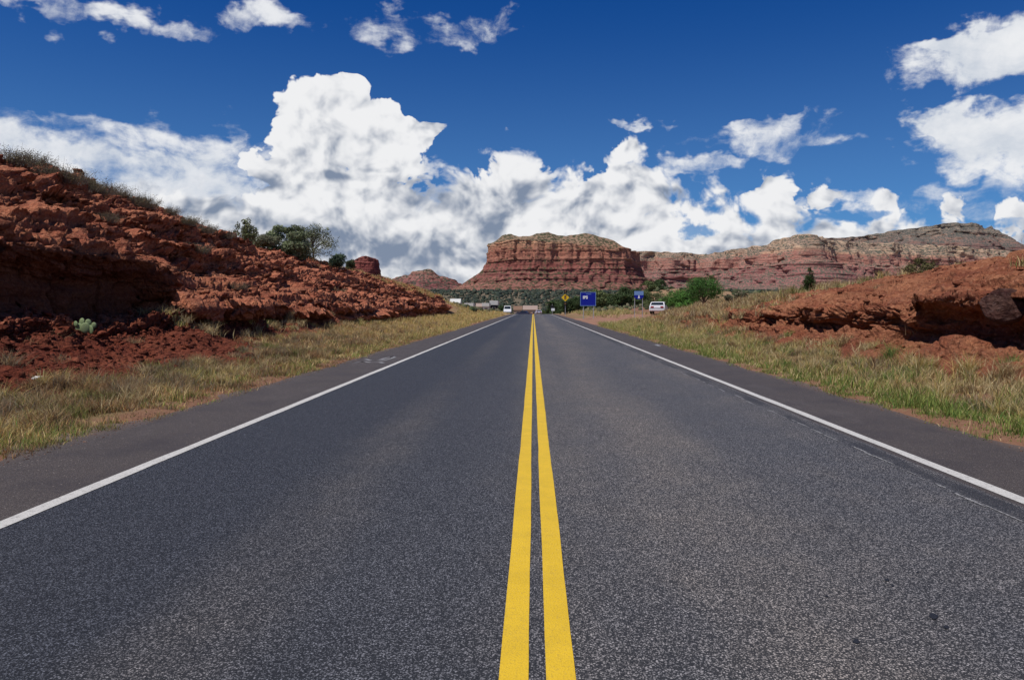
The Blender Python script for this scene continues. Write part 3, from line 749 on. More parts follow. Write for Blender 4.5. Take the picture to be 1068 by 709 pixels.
# talus below the dark face
w = (tl < 4.1)[None, :]*(LV[..., 1] > 8)*(LV[..., 1] < 30)*(1-sstep(22, 30, LV[..., 1]))
p, i, j = scatter(LV, w*1.0, 9000, r); sz = .012+.05*r.random(9000)**4*1.6+.015*r.random(9000)
addst(stones(p, sz, I0, 11, np.array([.62, .48, .5])*r.uniform(.6, 1.5, (9000, 1))))
p, i, j = scatter(LV, w*1.0, 500, r); sz = .05+.12*r.random(500)**3
addst(stones(p, sz, I1, 12, np.array([.7, .55, .55])*r.uniform(.6, 1.3, (500, 1))))
# broken rock on the ledges
w = (tl > 6.5)[None, :]*(tl < 12.5)[None, :]*sstep(.45, .8, LNm[..., 2])*(LV[..., 1] > 9)/np.maximum(12, LV[..., 1])
p, i, j = scatter(LV, w, 7000, r); sz = (.03+.16*r.random(7000)**3.0)*np.clip(p[:, 1]/22, .7, 2.2)
addst(stones(p, sz, I0, 13, np.array([.95, .9, .9])*r.uniform(.6, 1.35, (7000, 1)), .5))
p, i, j = scatter(LV, w, 900, r); sz = .12+.22*r.random(900)**2
addst(stones(p, sz, I1, 14, np.array([.95, .9, .9])*r.uniform(.6, 1.2, (900, 1)), .45))
w = (tr_ > 1.2)[None, :]*(tr_ < 12.5)[None, :]*sstep(.35, .7, RNm[..., 2])*(RV[..., 1] > 9)/np.maximum(10, RV[..., 1])
p, i, j = scatter(RV, w, 6000, r); sz = (.015+.09*r.random(6000)**4)*np.clip(p[:, 1]/16, .7, 2.5)
addst(stones(p, sz, I0, 15, np.array([1.05, 1.05, 1.0])*r.uniform(.6, 1.35, (6000, 1)), .6))
p, i, j = scatter(RV, w, 350, r); sz = .06+.13*r.random(350)**2
addst(stones(p, sz, I1, 16, np.array([1.05, 1.05, 1.0])*r.uniform(.7, 1.2, (350, 1)), .5))
tag(mesh_np('rubble', np.concatenate(vs), np.concatenate(fs), M['rock'], cols=np.concatenate(cs)), 'loose red stones lying on the rock cuts on both sides of the road', 'rubble', kind='stuff')
# grit at the road edge
n = 5000; sd = np.where(r.random(n) < .5, -1, 1); yy = 3+60*r.random(n)**1.6; xx = np.where(sd < 0, -4.75, 4.85)+sd*np.abs(r.normal(0, .22, n))-sd*.12
pos = np.stack([xx, yy, np.maximum(gz(xx, yy), zr(yy))], -1)
v_, f_, c_ = stones(pos, .006+.016*r.random(n)**3, I0, 17, np.stack([1.0+.0*xx, 1.7+0*xx, 2.2+0*xx], -1)*r.uniform(.5, 1.3, (n, 1)))
tag(mesh_np('gravel', v_, f_, M['rock'], cols=c_), 'pale grit and gravel scattered along both edges of the asphalt', 'gravel', kind='stuff')

# ------------------------------------------------------------------ grass
def blades(pos, h, w, lean, colr, seed, seg=3):
    r = np.random.default_rng(seed); n = len(pos); a = r.uniform(0, 2*np.pi, n); fa = a+r.normal(np.pi/2, .7, n)
    ld = np.stack([np.cos(a), np.sin(a)], -1)*(lean*h)[:, None]; wd = np.stack([np.cos(fa), np.sin(fa)], -1)*(w/2)[:, None]
    V = []; 
    for k in range(seg):
        t = k/seg; s = (1-t**1.5)
        q = np.concatenate([pos[:, :2]+ld*t*t, (pos[:, 2]+h*(t-.25*lean*t*t))[:, None]], 1)
        for sg in (-1, 1):
            q2 = q.copy(); q2[:, :2] += sg*wd*s; V.append(q2)
    q = np.concatenate([pos[:, :2]+ld, (pos[:, 2]+h*(1-.25*lean))[:, None]], 1); V.append(q)
    m_ = 2*seg+1; V = np.stack(V, 1).reshape(-1, 3)
    b = (np.arange(n)*m_)[:, None]
    Fq_ = [b+np.array([[2*k, 2*k+1, 2*k+3, 2*k+2]]) for k in range(seg-1)]; Ft = b+np.array([[2*seg-2, 2*seg-1, 2*seg]])
    return V, np.concatenate(Fq_) if Fq_ else None, Ft, np.repeat(colr, m_, axis=0)
PAL = dict(straw=(.46, .35, .17), pale=(.56, .46, .26), olive=(.20, .21, .06), green=(.10, .19, .045), lime=(.24, .30, .08), brown=(.23, .15, .085), rust=(.34, .19, .085), grey=(.22, .19, .14), gold=(.50, .36, .13))
def pick(r, n, **w):
    k = list(w); p = np.array([w[q] for q in k], float); p /= p.sum(); c_ = np.array([PAL[q] for q in k])
    return c_[r.choice(len(k), n, p=p)]*r.uniform(.75, 1.25, (n, 1))
GV, GQ, GT, GC = [], [], [], []
goff = [0]
def addg(res):
    V, q, t, c_ = res; GV.append(V); GC.append(c_)
    GQ.append(q+goff[0]); GT.append(t+goff[0]); goff[0] += len(V)
def surfz(x, y):
    return gz(x, y)
r = np.random.default_rng(9)
def verge(side, n, d0, d1, y0, y1, hs, cf, sd, hc=1.0, wd=.004, clump=2.2, pw=2.0, lean=(.2, .9)):
    """grass between two distances from the road centre, denser near the camera"""
    r = np.random.default_rng(sd)
    y = y0*(y1/y0)**(r.random(n)**(1/1.0)); dd = d0+(d1-d0)*r.random(n)
    x = side*dd
    cl = fbm(x*clump, y*clump, 0, 3, sd)
    keep = r.random(n) < np.clip(.42+cl*1.7, 0.10, 1)
    ed = sstep(0, .35, dd-d0+.13*fbm(y*1.2, 0*y, 0, 3, sd+1)); keep &= r.random(n) < ed
    x, y, dd, cl = x[keep], y[keep], dd[keep], cl[keep]; m_ = len(x)
    dist = np.hypot(x, y)
    h = (hs[0]+(hs[1]-hs[0])*r.random(m_)**1.6)*(0.6+.7*np.clip(.5+cl, 0, 1.2))*hc
    w_ = wd*(1+dist/9)*r.uniform(.6, 1.4, m_)
    z = gz(x, y)-.01
    addg(blades(np.stack([x, y, z], -1), h, w_, r.uniform(*lean, m_), cf(r, m_, x, y)*(np.array([1.28, 1.2, 1.1]) if side < 0 else np.array([1.15, 1.08, 1.0])), sd+2))
def mixc(wa, a, b): return a*(1-wa[:, None])+b*wa[:, None]
def cL(r, m_, x, y):
    d_ = -x; g = np.clip(1-(d_-5.0)/1.3, 0, 1)*.6+.25*fbm(x*.5, y*.5, 0, 2, 66)
    c1 = pick(r, m_, straw=3, pale=1.6, brown=2.6, rust=1.4, olive=1.4, grey=1); c2 = pick(r, m_, olive=3, green=2, lime=2, straw=2)
    bn = fbm(x*1.3+4, y*1.3, 0, 3, 68); c3 = pick(r, m_, brown=3, rust=1.5, grey=1.5, olive=.6)
    c_ = np.where((r.random(m_) < g)[:, None], c2, c1); c_ = np.where((r.random(m_) < sstep(.05, .3, bn)*.8)[:, None], c3, c_)*(1+.35*fbm(x*2.1, y*2.1, 0, 2, 69))[:, None]
    far_ = sstep(24, 50, y); return mixc(far_*.75, c_, pick(r, m_, gold=3, pale=1.6, lime=1.3, olive=.6))
def cR(r, m_, x, y):
    g = np.clip(1-(x-5.0)/1.2, 0, 1)*.85+.35*fbm(x*.5, y*.5, 0, 2, 67)+.12
    c1 = pick(r, m_, straw=3, pale=3, brown=1.0, olive=2, grey=.8, lime=1.2); c2 = pick(r, m_, green=3, lime=3, olive=1.5, pale=.5)
    c_ = np.where((r.random(m_) < g)[:, None], c2, c1)
    far_ = sstep(20, 40, y); return mixc(far_*.6, c_, pick(r, m_, pale=2.5, lime=2.6, gold=1, olive=.6))
verge(-1, 62000, 4.8, 7.35, 5.5, 26, (.03, .17), cL, 31)
verge(-1, 40000, 4.9, 9.0, 22, 36, (.05, .26), cL, 41)
verge(-1, 60000, 4.9, 9.6, 32, 135, (.08, .36), cL, 32, wd=.003)
verge(-1, 70000, 4.60, 6.0, 5.5, 60, (.025, .10), cL, 33, clump=3)
verge(1, 90000, 5.0, 7.9, 6.5, 30, (.04, .24), cR, 34)
verge(1, 45000, 5.15, 8.2, 28, 64, (.08, .36), cR, 35, wd=.003)
verge(1, 75000, 4.72, 6.0, 5.5, 58, (.025, .11), cR, 36, clump=3)
verge(1, 25000, 7.2, 14, 86, 300, (.15, .5), cR, 37, wd=.004, clump=.6)
verge(-1, 50000, 6.5, 30, 98, 260, (.15, .5), cL, 38, wd=.004, clump=.5)
verge(-1, 16000, 4.8, 8.0, 1.5, 8, (.03, .2), cL, 51)
verge(1, 16000, 4.9, 7.9, 1.5, 8, (.03, .22), cR, 52)
# tussocks: many blades from one root
def tussock(x, y, z, n, h, spread, kinds, seed, wd=.004):
    r = np.random.default_rng(seed); dist = math.hypot(x, y)
    a = r.uniform(0, 2*np.pi, n); q = np.abs(r.normal(0, spread, n))
    pos = np.stack([x+np.cos(a)*q, y+np.sin(a)*q, np.full(n, z)], -1)
    addg(blades(pos, h*r.uniform(.45, 1.1, n), wd*(1+dist/9)*r.uniform(.6, 1.3, n), r.uniform(.15, 1.1, n), pick(r, n, **kinds), seed+1, 4))
dry = dict(straw=3, pale=2, brown=1.5, rust=1); brn = dict(brown=3, grey=2, rust=1.2, straw=1); yl = dict(gold=3, lime=1, pale=2); grn = dict(green=3, lime=2, olive=1)
sd = 1000
for k in range(330):
    sd += 3; y = 7.5*(60/7.5)**random.random(); d_ = random.uniform(5.6, 7.5 if y < 24 else 9.2)
    tussock(-d_, y, float(gz(-d_, y))-.02, random.randint(70, 170), random.uniform(.16, .42), random.uniform(.05, .16), random.choice([dry, dry, brn, brn, dict(rust=2, brown=2, straw=1), yl]), sd)
for k in range(230):
    sd += 3; y = 8.5*(58/8.5)**random.random(); d_ = random.uniform(5.7, 8.0)
    tussock(d_, y, float(gz(d_, y))-.02, random.randint(70, 170), random.uniform(.18, .42), random.uniform(.05, .13), random.choice([dry, yl, yl, grn, dry]), sd)
for (px, py, sz_, kk, Y) in [(30, 405, .5, dry, 13.5), (8, 425, .5, brn, 12), (48, 395, .55, dry, 14.5), (62, 420, .35, brn, 13), (165, 385, .5, dry, 20), (185, 375, .5, yl, 22), (140, 400, .4, brn, 17), (300, 330+30, .5, dry, 30), (280, 365, .5, yl, 28),
                        (1010, 395, .5, yl, 13), (930, 385, .45, grn, 16), (880, 375, .5, dry, 19), (1050, 405, .45, dry, 12), (960, 400, .4, yl, 14)]:
    q = at(px, py, Y); sd += 3; tussock(q[0], q[1], float(gz(q[0], q[1])), 320, sz_, .12, kk, sd)
for k in range(130):
    sd += 3; y = 8.5*(34/8.5)**random.random(); d_ = random.uniform(5.7, 7.6 if y < 22 else 8.8)
    tussock(-d_, y, float(gz(-d_, y))-.02, random.randint(120, 240), random.uniform(.18, .34), random.uniform(.14, .28), random.choice([dict(brown=4, grey=2), dict(brown=3, rust=2), dict(grey=3, brown=2, olive=2), dict(olive=3, brown=1)]), sd)
for k in range(60):
    sd += 3; y = 8.5*(34/8.5)**random.random(); d_ = random.uniform(5.9, 7.8)
    tussock(d_, y, float(gz(d_, y))-.02, random.randint(100, 200), random.uniform(.2, .36), random.uniform(.12, .24), random.choice([dict(brown=3, grey=2, olive=1), dict(olive=3, grey=1), dict(pale=3, straw=2)]), sd)
# dry tufts on the cuts
rb = np.random.default_rng(44)
w = (tl > 6.8)[None, :]*(tl < 13.5)[None, :]*sstep(.5, .85, LNm[..., 2])*(LV[..., 1] > 9)*(.25+3.2*(tl > 10.7)[None, :])/np.maximum(12, LV[..., 1])
w = w*(fbm(LV[..., 0]*.35, LV[..., 1]*.35, 0, 3, 90) > -.1)
p, i, j = scatter(LV, w, 430, rb)
for q in p: sd += 3; tussock(q[0], q[1], q[2]-.03, int(rb.integers(40, 90)), rb.uniform(.14, .42), rb.uniform(.06, .2), [dry, brn, brn, dry, dict(grey=3, brown=2, olive=1)][rb.integers(5)], sd, .006)
w = (tl > 1.5)[None, :]*(tl < 4.0)[None, :]*(LV[..., 1] > 20)/np.maximum(12, LV[..., 1])
p, i, j = scatter(LV, w, 150, rb)
for q in p: sd += 3; tussock(q[0], q[1], q[2]-.03, 80, rb.uniform(.2, .45), .12, [dry, yl, dry][rb.integers(3)], sd, .005)
y_ = RV[..., 1]
w = (tr_ > 1.0)[None, :]*(tr_ < 13.5)[None, :]*sstep(.4, .7, RNm[..., 2])*(y_ > 9)*(.03+.9*(tr_ < 2.6)[None, :]+4.5*sstep(24, 42, y_)+1.6*(tr_ > 10.9)[None, :]*sstep(18, 24, y_))/np.maximum(10, y_)
p, i, j = scatter(RV, w, 1500, rb)
for q in p: sd += 3; tussock(q[0], q[1], q[2]-.03, int(rb.integers(50, 110)), rb.uniform(.14, .40)*(1+.4*(q[1] > 26)), rb.uniform(.08, .24)*(1+.5*(q[1] > 26)), [dry, yl, dry, dict(olive=3, straw=2), brn][rb.integers(5)], sd, .005)
# grass over the crown of the left cut and the hill past it
w = (tl[None, :] > 10.4-2.2*sstep(50, 90, LV[..., 1]))*(tl < 12.3)[None, :]*sstep(.25, .5, LNm[..., 2])*sstep(45, 70, LV[..., 1])*(.15+(fbm(LV[..., 0]*.5, LV[..., 1]*.3, 0, 3, 95) > -.15))
p, i, j = scatter(LV, w, 22000, rb)
addg(blades(p-np.array([0, 0, .03]), rb.uniform(.12, .42, len(p)), .004*(1+p[:, 1]/9), rb.uniform(.2, .9, len(p)), pick(rb, len(p), gold=3, straw=2, rust=1, olive=1), 501))
w = (tl > 11)[None, :]*(tl < 13.6)[None, :]*sstep(.3, .6, LNm[..., 2])*(LV[..., 1] > 14)*(LV[..., 1] < 70)
p, i, j = scatter(LV, w, 16000, rb)
addg(blades(p-np.array([0, 0, .03]), rb.uniform(.08, .34, len(p)), .004*(1+p[:, 1]/9), rb.uniform(.2, .9, len(p)), pick(rb, len(p), brown=3, straw=2, grey=1, olive=1), 502))
w = (tr_ > 9)[None, :]*(tr_ < 13.6)[None, :]*sstep(.3, .6, RNm[..., 2])*sstep(24, 36, y_)
p, i, j = scatter(RV, w, 16000, rb)
addg(blades(p-np.array([0, 0, .03]), rb.uniform(.08, .34, len(p)), .004*(1+p[:, 1]/9), rb.uniform(.2, .9, len(p)), pick(rb, len(p), pale=2, straw=2, lime=.8, olive=1), 503))
tag(mesh_np('grass', np.concatenate(GV), [np.concatenate(GQ), np.concatenate(GT)], M['grass'], cols=np.concatenate(GC)), 'dry straw and green grass growing on the verges and over the rock cuts', 'grass', kind='stuff')

# ------------------------------------------------------------------ bushes and trees
def leaves(centers, radii, n, size, pal, seed, shell=.55, flat_=1.0, up=.3):
    """n small leaf faces spread through lumpy clumps"""
    r = np.random.default_rng(seed); centers = np.array(centers, float); radii = np.array(radii, float)
    if radii.ndim == 1: radii = np.stack([radii]*3, -1)
    w = radii.prod(1)**(2/3.); k = r.choice(len(centers), n, p=w/w.sum())
    d = r.normal(size=(n, 3)); d /= np.linalg.norm(d, axis=1, keepdims=True); rad = (shell+(1-shell)*r.random(n)**.6)*r.uniform(.85, 1.12, n)
    lump = 1+.28*fbm(d[:, 0]*1.8+k, d[:, 1]*1.8, d[:, 2]*1.8, 3, seed)
    p = centers[k]+d*radii[k]*(rad*lump)[:, None]
    keep = fbm(p[:, 0]*2.2/size*.05, p[:, 1]*2.2/size*.05, p[:, 2]*2.2/size*.05, 2, seed+5) > -.32
    p, k, d = p[keep], k[keep], d[keep]; n = len(p)
    nn = d+r.normal(0, .7, (n, 3))+np.array([0, 0, up]); nn /= np.linalg.norm(nn, axis=1, keepdims=True)
    t = np.cross(nn, r.normal(size=(n, 3))); t /= np.linalg.norm(t, axis=1, keepdims=True); b = np.cross(nn, t)
    s = size*r.uniform(.6, 1.4, n)[:, None]
    V = np.stack([p-t*s, p-b*s*.45, p+t*s, p+b*s*.45], 1).reshape(-1, 3)
    Fq_ = np.arange(4*n).reshape(-1, 4)
    cl = r.uniform(.75, 1.25, len(centers))[k]
    pal = np.array(pal); c_ = pal[r.integers(len(pal), size=n)]*(cl*r.uniform(.75, 1.25, n))[:, None]
    return V, Fq_, np.repeat(c_, 4, axis=0)
JUN = [(.035, .060, .022), (.05, .075, .028), (.028, .048, .02), (.07, .085, .035)]
GRN = [(.07, .17, .03), (.10, .22, .04), (.05, .12, .025), (.13, .24, .06)]
GRY = [(.15, .16, .09), (.20, .20, .12), (.11, .12, .06), (.17, .14, .09)]
OLV = [(.10, .13, .05), (.13, .15, .06), (.07, .09, .03)]
def make_tree(name, H, W, kind, seed, label=None, cat=None, group=None, leafn=5000, leaf=.05, pal=JUN, trunk_h=.15):
    """an Empty at the base > trunk, crown"""
    r = random.Random(seed); root = empty(name, (0, 0, 0))
    mb = MB(); cen, rad = [], []
    nb = {'round': 20, 'cone': 14, 'shrub': 12, 'loose': 34}[kind]
    if kind != 'shrub':
        mb.tube([(0, 0, -.15), (.02*W, .01*W, H*.25), (-.02*W, .02*W, H*.6), (0, 0, H*.85)], [H*.03, H*.022, H*.012, H*.004])
    for k in range(nb):
        a = k*2.4+r.uniform(-.4, .4)
        if kind == 'cone':
            t = (k+.5)/nb; z = H*(trunk_h+(.92-trunk_h)*t); rr_ = W*.5*(1-t)**.75*r.uniform(.35, .65); s = W*.5*((1-t)**.7*.62+.12)*r.uniform(.8, 1.15); rz = s*1.35
        elif kind == 'round':
            t = r.random(); z = H*(trunk_h+.1+(.75-trunk_h)*t); env = math.sin(math.pi*(.22+.66*t)); rr_ = W*.36*env*r.uniform(.5, 1.05); s = W*.21*r.uniform(.75, 1.2)*env**.3; rz = s*H/W*.95
        elif kind == 'loose':
            t = r.random(); z = H*(.10+.82*t); rr_ = W*.46*r.uniform(.2, 1.1)*math.sin(math.pi*(.28+.6*t)); s = W*.105*r.uniform(.7, 1.3); rz = s*1.25
        else:
            t = r.random(); z = H*(.25+.45*t); rr_ = W*.34*r.uniform(.2, 1.1); s = W*.2*r.uniform(.7, 1.2); rz = s*H/W*1.05
        c_ = (rr_*math.cos(a), rr_*math.sin(a), z); cen.append(c_); rad.append((s, s, rz))
        if kind == 'shrub':
            mb.tube([(0, 0, -.1), (c_[0]*.5, c_[1]*.5, z*.6), (c_[0], c_[1], z+rz*.6)], [H*.018, H*.01, H*.004], 5)
        else:
            mb.tube([(0, 0, max(.05, z*.45)), (c_[0]*.5, c_[1]*.5, z*.75), c_], [H*.012, H*.008, H*.003], 5)
    mb.build('trunk' if kind != 'shrub' else 'stem', M['bark'], root)
    V, f, c_ = leaves(cen, rad, leafn, leaf, pal, seed, .45)
    mesh_np('crown' if kind != 'shrub' else 'foliage', V, f, M['leaf'], root, cols=c_)
    return tag(root, label, cat, group)
def place(o, x, y, z, s=1.0, rz=0.0, label=None):
    o.location = (x, y, z); o.scale = (s, s, s*1.0); o.rotation_euler = (0, 0, rz)
    if label: o['label'] = label
    return o
def onray(px, py, Y):
    q = at(px, py, Y); return q
def hit(Vf, px, py):
    rel = Vf-np.array([0, 0, EYE]); q = rel @ CM; ok = q[:, 2] < -1
    u = PW/2+F*q[:, 0]/-q[:, 2]; v = PH/2-F*q[:, 1]/-q[:, 2]
    return Vf[np.argmin(np.where(ok, (u-px)**2+(v-py)**2, 1e9))]
LCr, RCr = LV[:, 380:480].reshape(-1, 3), RV[:, 230:350].reshape(-1, 3)
def bank_tree(Vf, px0, px1, ptop, pbot, name, kind, seed, label, cat, pal, leafn, leaf, group=None, th=-.15):
    q = hit(Vf, (px0+px1)/2, pbot); Y = q[1]; W = (px1-px0)/F*Y*1.15; H = at((px0+px1)/2, ptop, Y)[2]-q[2]
    o = make_tree(name, max(H, .2), W, kind, seed, label, cat, group, leafn, leaf, pal, th); o.location = (q[0], q[1], q[2]-.04*H); return o
# big green bush and tree behind the right cut
def tree_at(px0, px1, ptop, pbot, Y, name, kind, seed, label, cat, pal, leafn, leaf, group=None):
    a = at((px0+px1)/2, ptop, Y); b = at((px0+px1)/2, pbot, Y); W = (px1-px0)/F*Y; base = min(b[2], float(gz(b[0], Y)))
    base = max(base, b[2]-2.0)
    o = make_tree(name, a[2]-base, W, kind, seed, label, cat, group, leafn, leaf, pal)
    o.location = (b[0], Y, base-.05); return o
tree_at(711, 757, 285, 322, 92, 'tree', 'round', 51, 'dense dark green round tree rising just behind the grassy end of the right rock cut', 'tree', [(.045, .11, .022), (.065, .15, .03), (.035, .08, .02), (.08, .17, .04)], 16000, .075)
for k, (a, b, t, bt, Y) in enumerate([(688, 724, 300, 326, 104), (702, 730, 303, 328, 98), (668, 700, 304, 328, 122)]):
    tree_at(a, b, t, bt, Y, 'bush', 'round', 60+k, ['bright green spreading bush directly behind the parked white car', 'bright green bush pressed against the left side of the round dark tree', 'dull green bush behind the small pale blue sign, left of the white car'][k], 'bush', GRN if k < 2 else OLV, 9000, .09, 'green bushes by the driveway')
bank_tree(RCr, 836.5, 851.5, 276, 301, 'young_juniper', 'cone', 71, 'narrow upright dark juniper, the taller one standing on the right crest', 'tree', [(.035, .06, .016), (.05, .08, .02), (.025, .045, .012)], 7000, .03, 'small junipers on the right crest')
bank_tree(RCr, 790, 799, 301, 312, 'young_juniper', 'cone', 72, 'tiny upright dark juniper, the shorter one low on the right crest', 'tree', [(.035, .06, .03), (.05, .075, .035)], 3500, .035, 'small junipers on the right crest')
bank_tree(RCr, 944, 977, 266, 287, 'shrub', 'round', 73, 'olive brown scrubby bush on top of the red right crest below the mesa', 'bush', [(.16, .15, .05), (.10, .11, .04), (.2, .15, .08), (.12, .09, .05)], 5200, .03)
for k, (a, b, t, bt, Y) in enumerate([(757, 778, 302, 317, 60), (775, 792, 305, 316, 64)]):
    bank_tree(RCr, a, b, t, bt, 'grey_shrub', 'shrub', 80+k, ['grey leafless-looking shrub beside the round dark tree', 'smaller grey shrub between its larger twin and the tiny juniper'][k], 'bush', GRY, 2600, .06, 'grey shrubs on the right slope')
# trees on the left crest
def crest_z(x, y):
    ii = np.argmin(np.abs(LV[:, 0, 1]-y)); row = LV[ii]; return float(np.interp(-x, -row[200:, 0], row[200:, 2]))
for k, (a, b, t, bt, Y, nm, kd, lab, pal, n_, lf) in enumerate([
    (272, 326, 232, 264, 62, 'juniper_tree', 'round', 'dark green pointed juniper, tallest on the left crest', [(.17, .20, .10), (.22, .24, .14), (.12, .15, .07)], 16000, .08),
    (300, 352, 235, 270, 60, 'sparse_tree', 'loose', 'open airy tree with curved bare branches on the left crest, right of the pointed juniper', [(.18, .20, .11), (.22, .23, .14), (.13, .15, .08)], 6500, .06),
    (254, 296, 240, 259, 58, 'shrub', 'shrub', 'low grey green shrub at the left foot of the pointed juniper', [(.16, .17, .10), (.12, .13, .07), (.2, .19, .12)], 8000, .06),
    (246, 268, 228, 245, 50, 'shrub', 'loose', 'thin wispy green shrub standing alone on the left crest, left of the tree group', [(.14, .17, .07), (.2, .2, .1)], 2200, .05),
    (338, 362, 262, 280, 68, 'shrub', 'shrub', 'small bluish green shrub at the right end of the tree group on the left crest', [(.07, .11, .06), (.1, .13, .08)], 5000, .07),
    (358, 372, 268, 283, 74, 'shrub', 'shrub', 'last green shrub on the left crest before the far red butte', [(.08, .11, .05), (.1, .13, .06)], 2000, .06)]):
    bank_tree(LCr, a, b, t, bt, nm, kd, 90+k, lab, 'tree' if 'tree' in nm else 'bush', pal, n_, lf)
# brush along the left skyline: twiggy, half dry
def make_brush(seed, H=.62, W=1.9, pal=GRY, twigs=110, lf=5200):
    r = random.Random(seed); root = empty('dry_shrub', (0, 0, 0)); mb = MB(); cen, rad = [], []
    for k in range(twigs):
        a = r.uniform(0, 6.28); l = r.uniform(.5, 1.1); s = r.uniform(.08, .5)*W*l; sx = r.uniform(-.3, .3)*W
        b_ = (s*.6*math.cos(a), s*.6*math.sin(a), -.06); p1 = (s*.85*math.cos(a), s*.85*math.sin(a), H*.4*l*(1-.3*s/W)); a2 = a+r.uniform(-.25, .25); hh = H*l*r.uniform(.5, 1.0)*(1-.5*s/W)*(1.35 if r.random() < .12 else 1); p2 = (s*1.1*math.cos(a2), s*1.1*math.sin(a2), hh)
        mb.tube([b_, p1, p2], [.012*H, .008*H, .003*H], 4)
        cen.append(((p1[0]+p2[0])/2, (p1[1]+p2[1])/2, (p1[2]+p2[2])/2)); rad.append((.10*W, .10*W, .26*H)); cen.append((p1[0], p1[1], p1[2]*.5)); rad.append((.11*W, .11*W, .24*H))
    mb.build('stem', M['twig'], root)
    V, f, c_ = leaves(cen, rad, lf, .02, pal, seed, .2)
    mesh_np('foliage', V, f, M['leaf'], root, cols=c_); return root
BR = [make_brush(s, pal=p_) for s, p_ in ((5, [(.17, .14, .08), (.12, .09, .06), (.22, .18, .1)]), (6, [(.14, .13, .07), (.2, .17, .1)]), (8, [(.2, .15, .08), (.13, .1, .07), (.1, .11, .06)]))]
spots = [(12, 166, 1.1, 23), (34, 170, 1.0, 24), (52, 180, .9, 25), (72, 186, 1.0, 27), (90, 193, 1.0, 28), (106, 198, .9, 29), (122, 203, 1.0, 31), (138, 208, .95, 33), (154, 213, .8, 35), (176, 220, .8, 38), (196, 230, .8, 41), (214, 238, .8, 44), (232, 244, .8, 47),
         (206, 258, .9, 27), (112, 226, .8, 22), (248, 296, .7, 29), (150, 205, .6, 33)]
lab_b = ['leftmost dry twiggy shrub where the left crest meets the photo edge', 'dark spiky shrub second from the left end of the crest', 'third dry shrub from the left along the crest, before the first dip', 'fourth dry shrub along the left crest, brown and low',
         'fifth dry shrub along the left crest, rounded', 'sixth dry shrub along the left crest, small and brown', 'seventh dry shrub along the left crest, halfway to the trees', 'eighth dry shrub along the left crest', 'ninth dry shrub along the left crest, small',
         'tenth dry shrub along the left crest, thin', 'eleventh dry shrub along the left crest', 'twelfth dry shrub along the left crest, near the wispy green one', 'thirteenth dry shrub, last along the left crest before the wispy green one',
         'grey green rounded shrub growing alone in the middle of the left rock slope', 'pale brown shrub on the left slope above the dark face', 'tan shrub on a ledge low on the left slope', 'tiny dry shrub in the gap behind the eighth shrub of the left crest']
LVf = LV.reshape(-1, 3)
def hit_bank(px, py):
    """point of the left cut seen nearest to a pixel"""
    rel = LVf-np.array([0, 0, EYE]); q = rel @ CM; ok = q[:, 2] < -1
    u = PW/2+F*q[:, 0]/-q[:, 2]; v = PH/2-F*q[:, 1]/-q[:, 2]
    e = np.where(ok, (u-px)**2+(v-py)**2+(-q[:, 2])*.25, 1e9); return LVf[np.argmin(e)]
for k, (px, py, s, Y) in enumerate(spots):
    src = BR[k % 3]; o = src if k < 3 else copy_tree(src)
    q = hit_bank(px, py+5) if k > 12 else hit_bank(px, py+3)
    place(o, q[0], q[1], q[2]-.04, s*(1.0 if k < 13 else .85)*max(1, q[1]/34), k*1.3); tag(o, lab_b[k], 'bush', 'dry shrubs on the left rock cut')

# prickly pear at the foot of the dark face
q = hit_bank(86, 345); pc = empty('prickly_pear', (q[0]+.12, q[1]-.1, q[2]-.03)); pc.scale = (.8, .8, .72); tag(pc, 'pale green prickly pear cactus at the foot of the dark left rock face', 'cactus')
rc = random.Random(12)
for k, (x, z, s, ty) in enumerate([(-.16, .12, .13, .2), (.02, .13, .14, -.2), (.15, .08, .12, .3), (-.10, .30, .10, -.3), (.08, .28, .09, .2), (.22, .2, .08, -.2), (-.24, .24, .08, .1)]):
    bv, bf = I2; v = bv*np.array([s*.85, .022, s*1.1]); a = rc.uniform(-.5, .5); ca, sa = math.cos(a), math.sin(a)
    v = np.stack([v[:, 0]*math.cos(ty)-v[:, 2]*math.sin(ty)*.5, v[:, 1]+v[:, 0]*sa, v[:, 2]+v[:, 0]*math.sin(ty)*.4], -1)+np.array([x, rc.uniform(-.05, .05), z])
    mesh_np('pad', v, bf, M['cactus'], pc, smooth=True)
# litter on the left talus
q = hit_bank(39, 397)
v_, f_, _c = stones([(0, 0, 0)], [.075], I2, 3, None, .4)
lt = mesh_np('crushed_cup', v_*np.array([1.6, .8, 1]), f_, M['litter']); lt.location = (q[0], q[1], q[2]+.05); tag(lt, 'crushed white paper cup lying on the red rubble at left behind dry grass', 'litter')
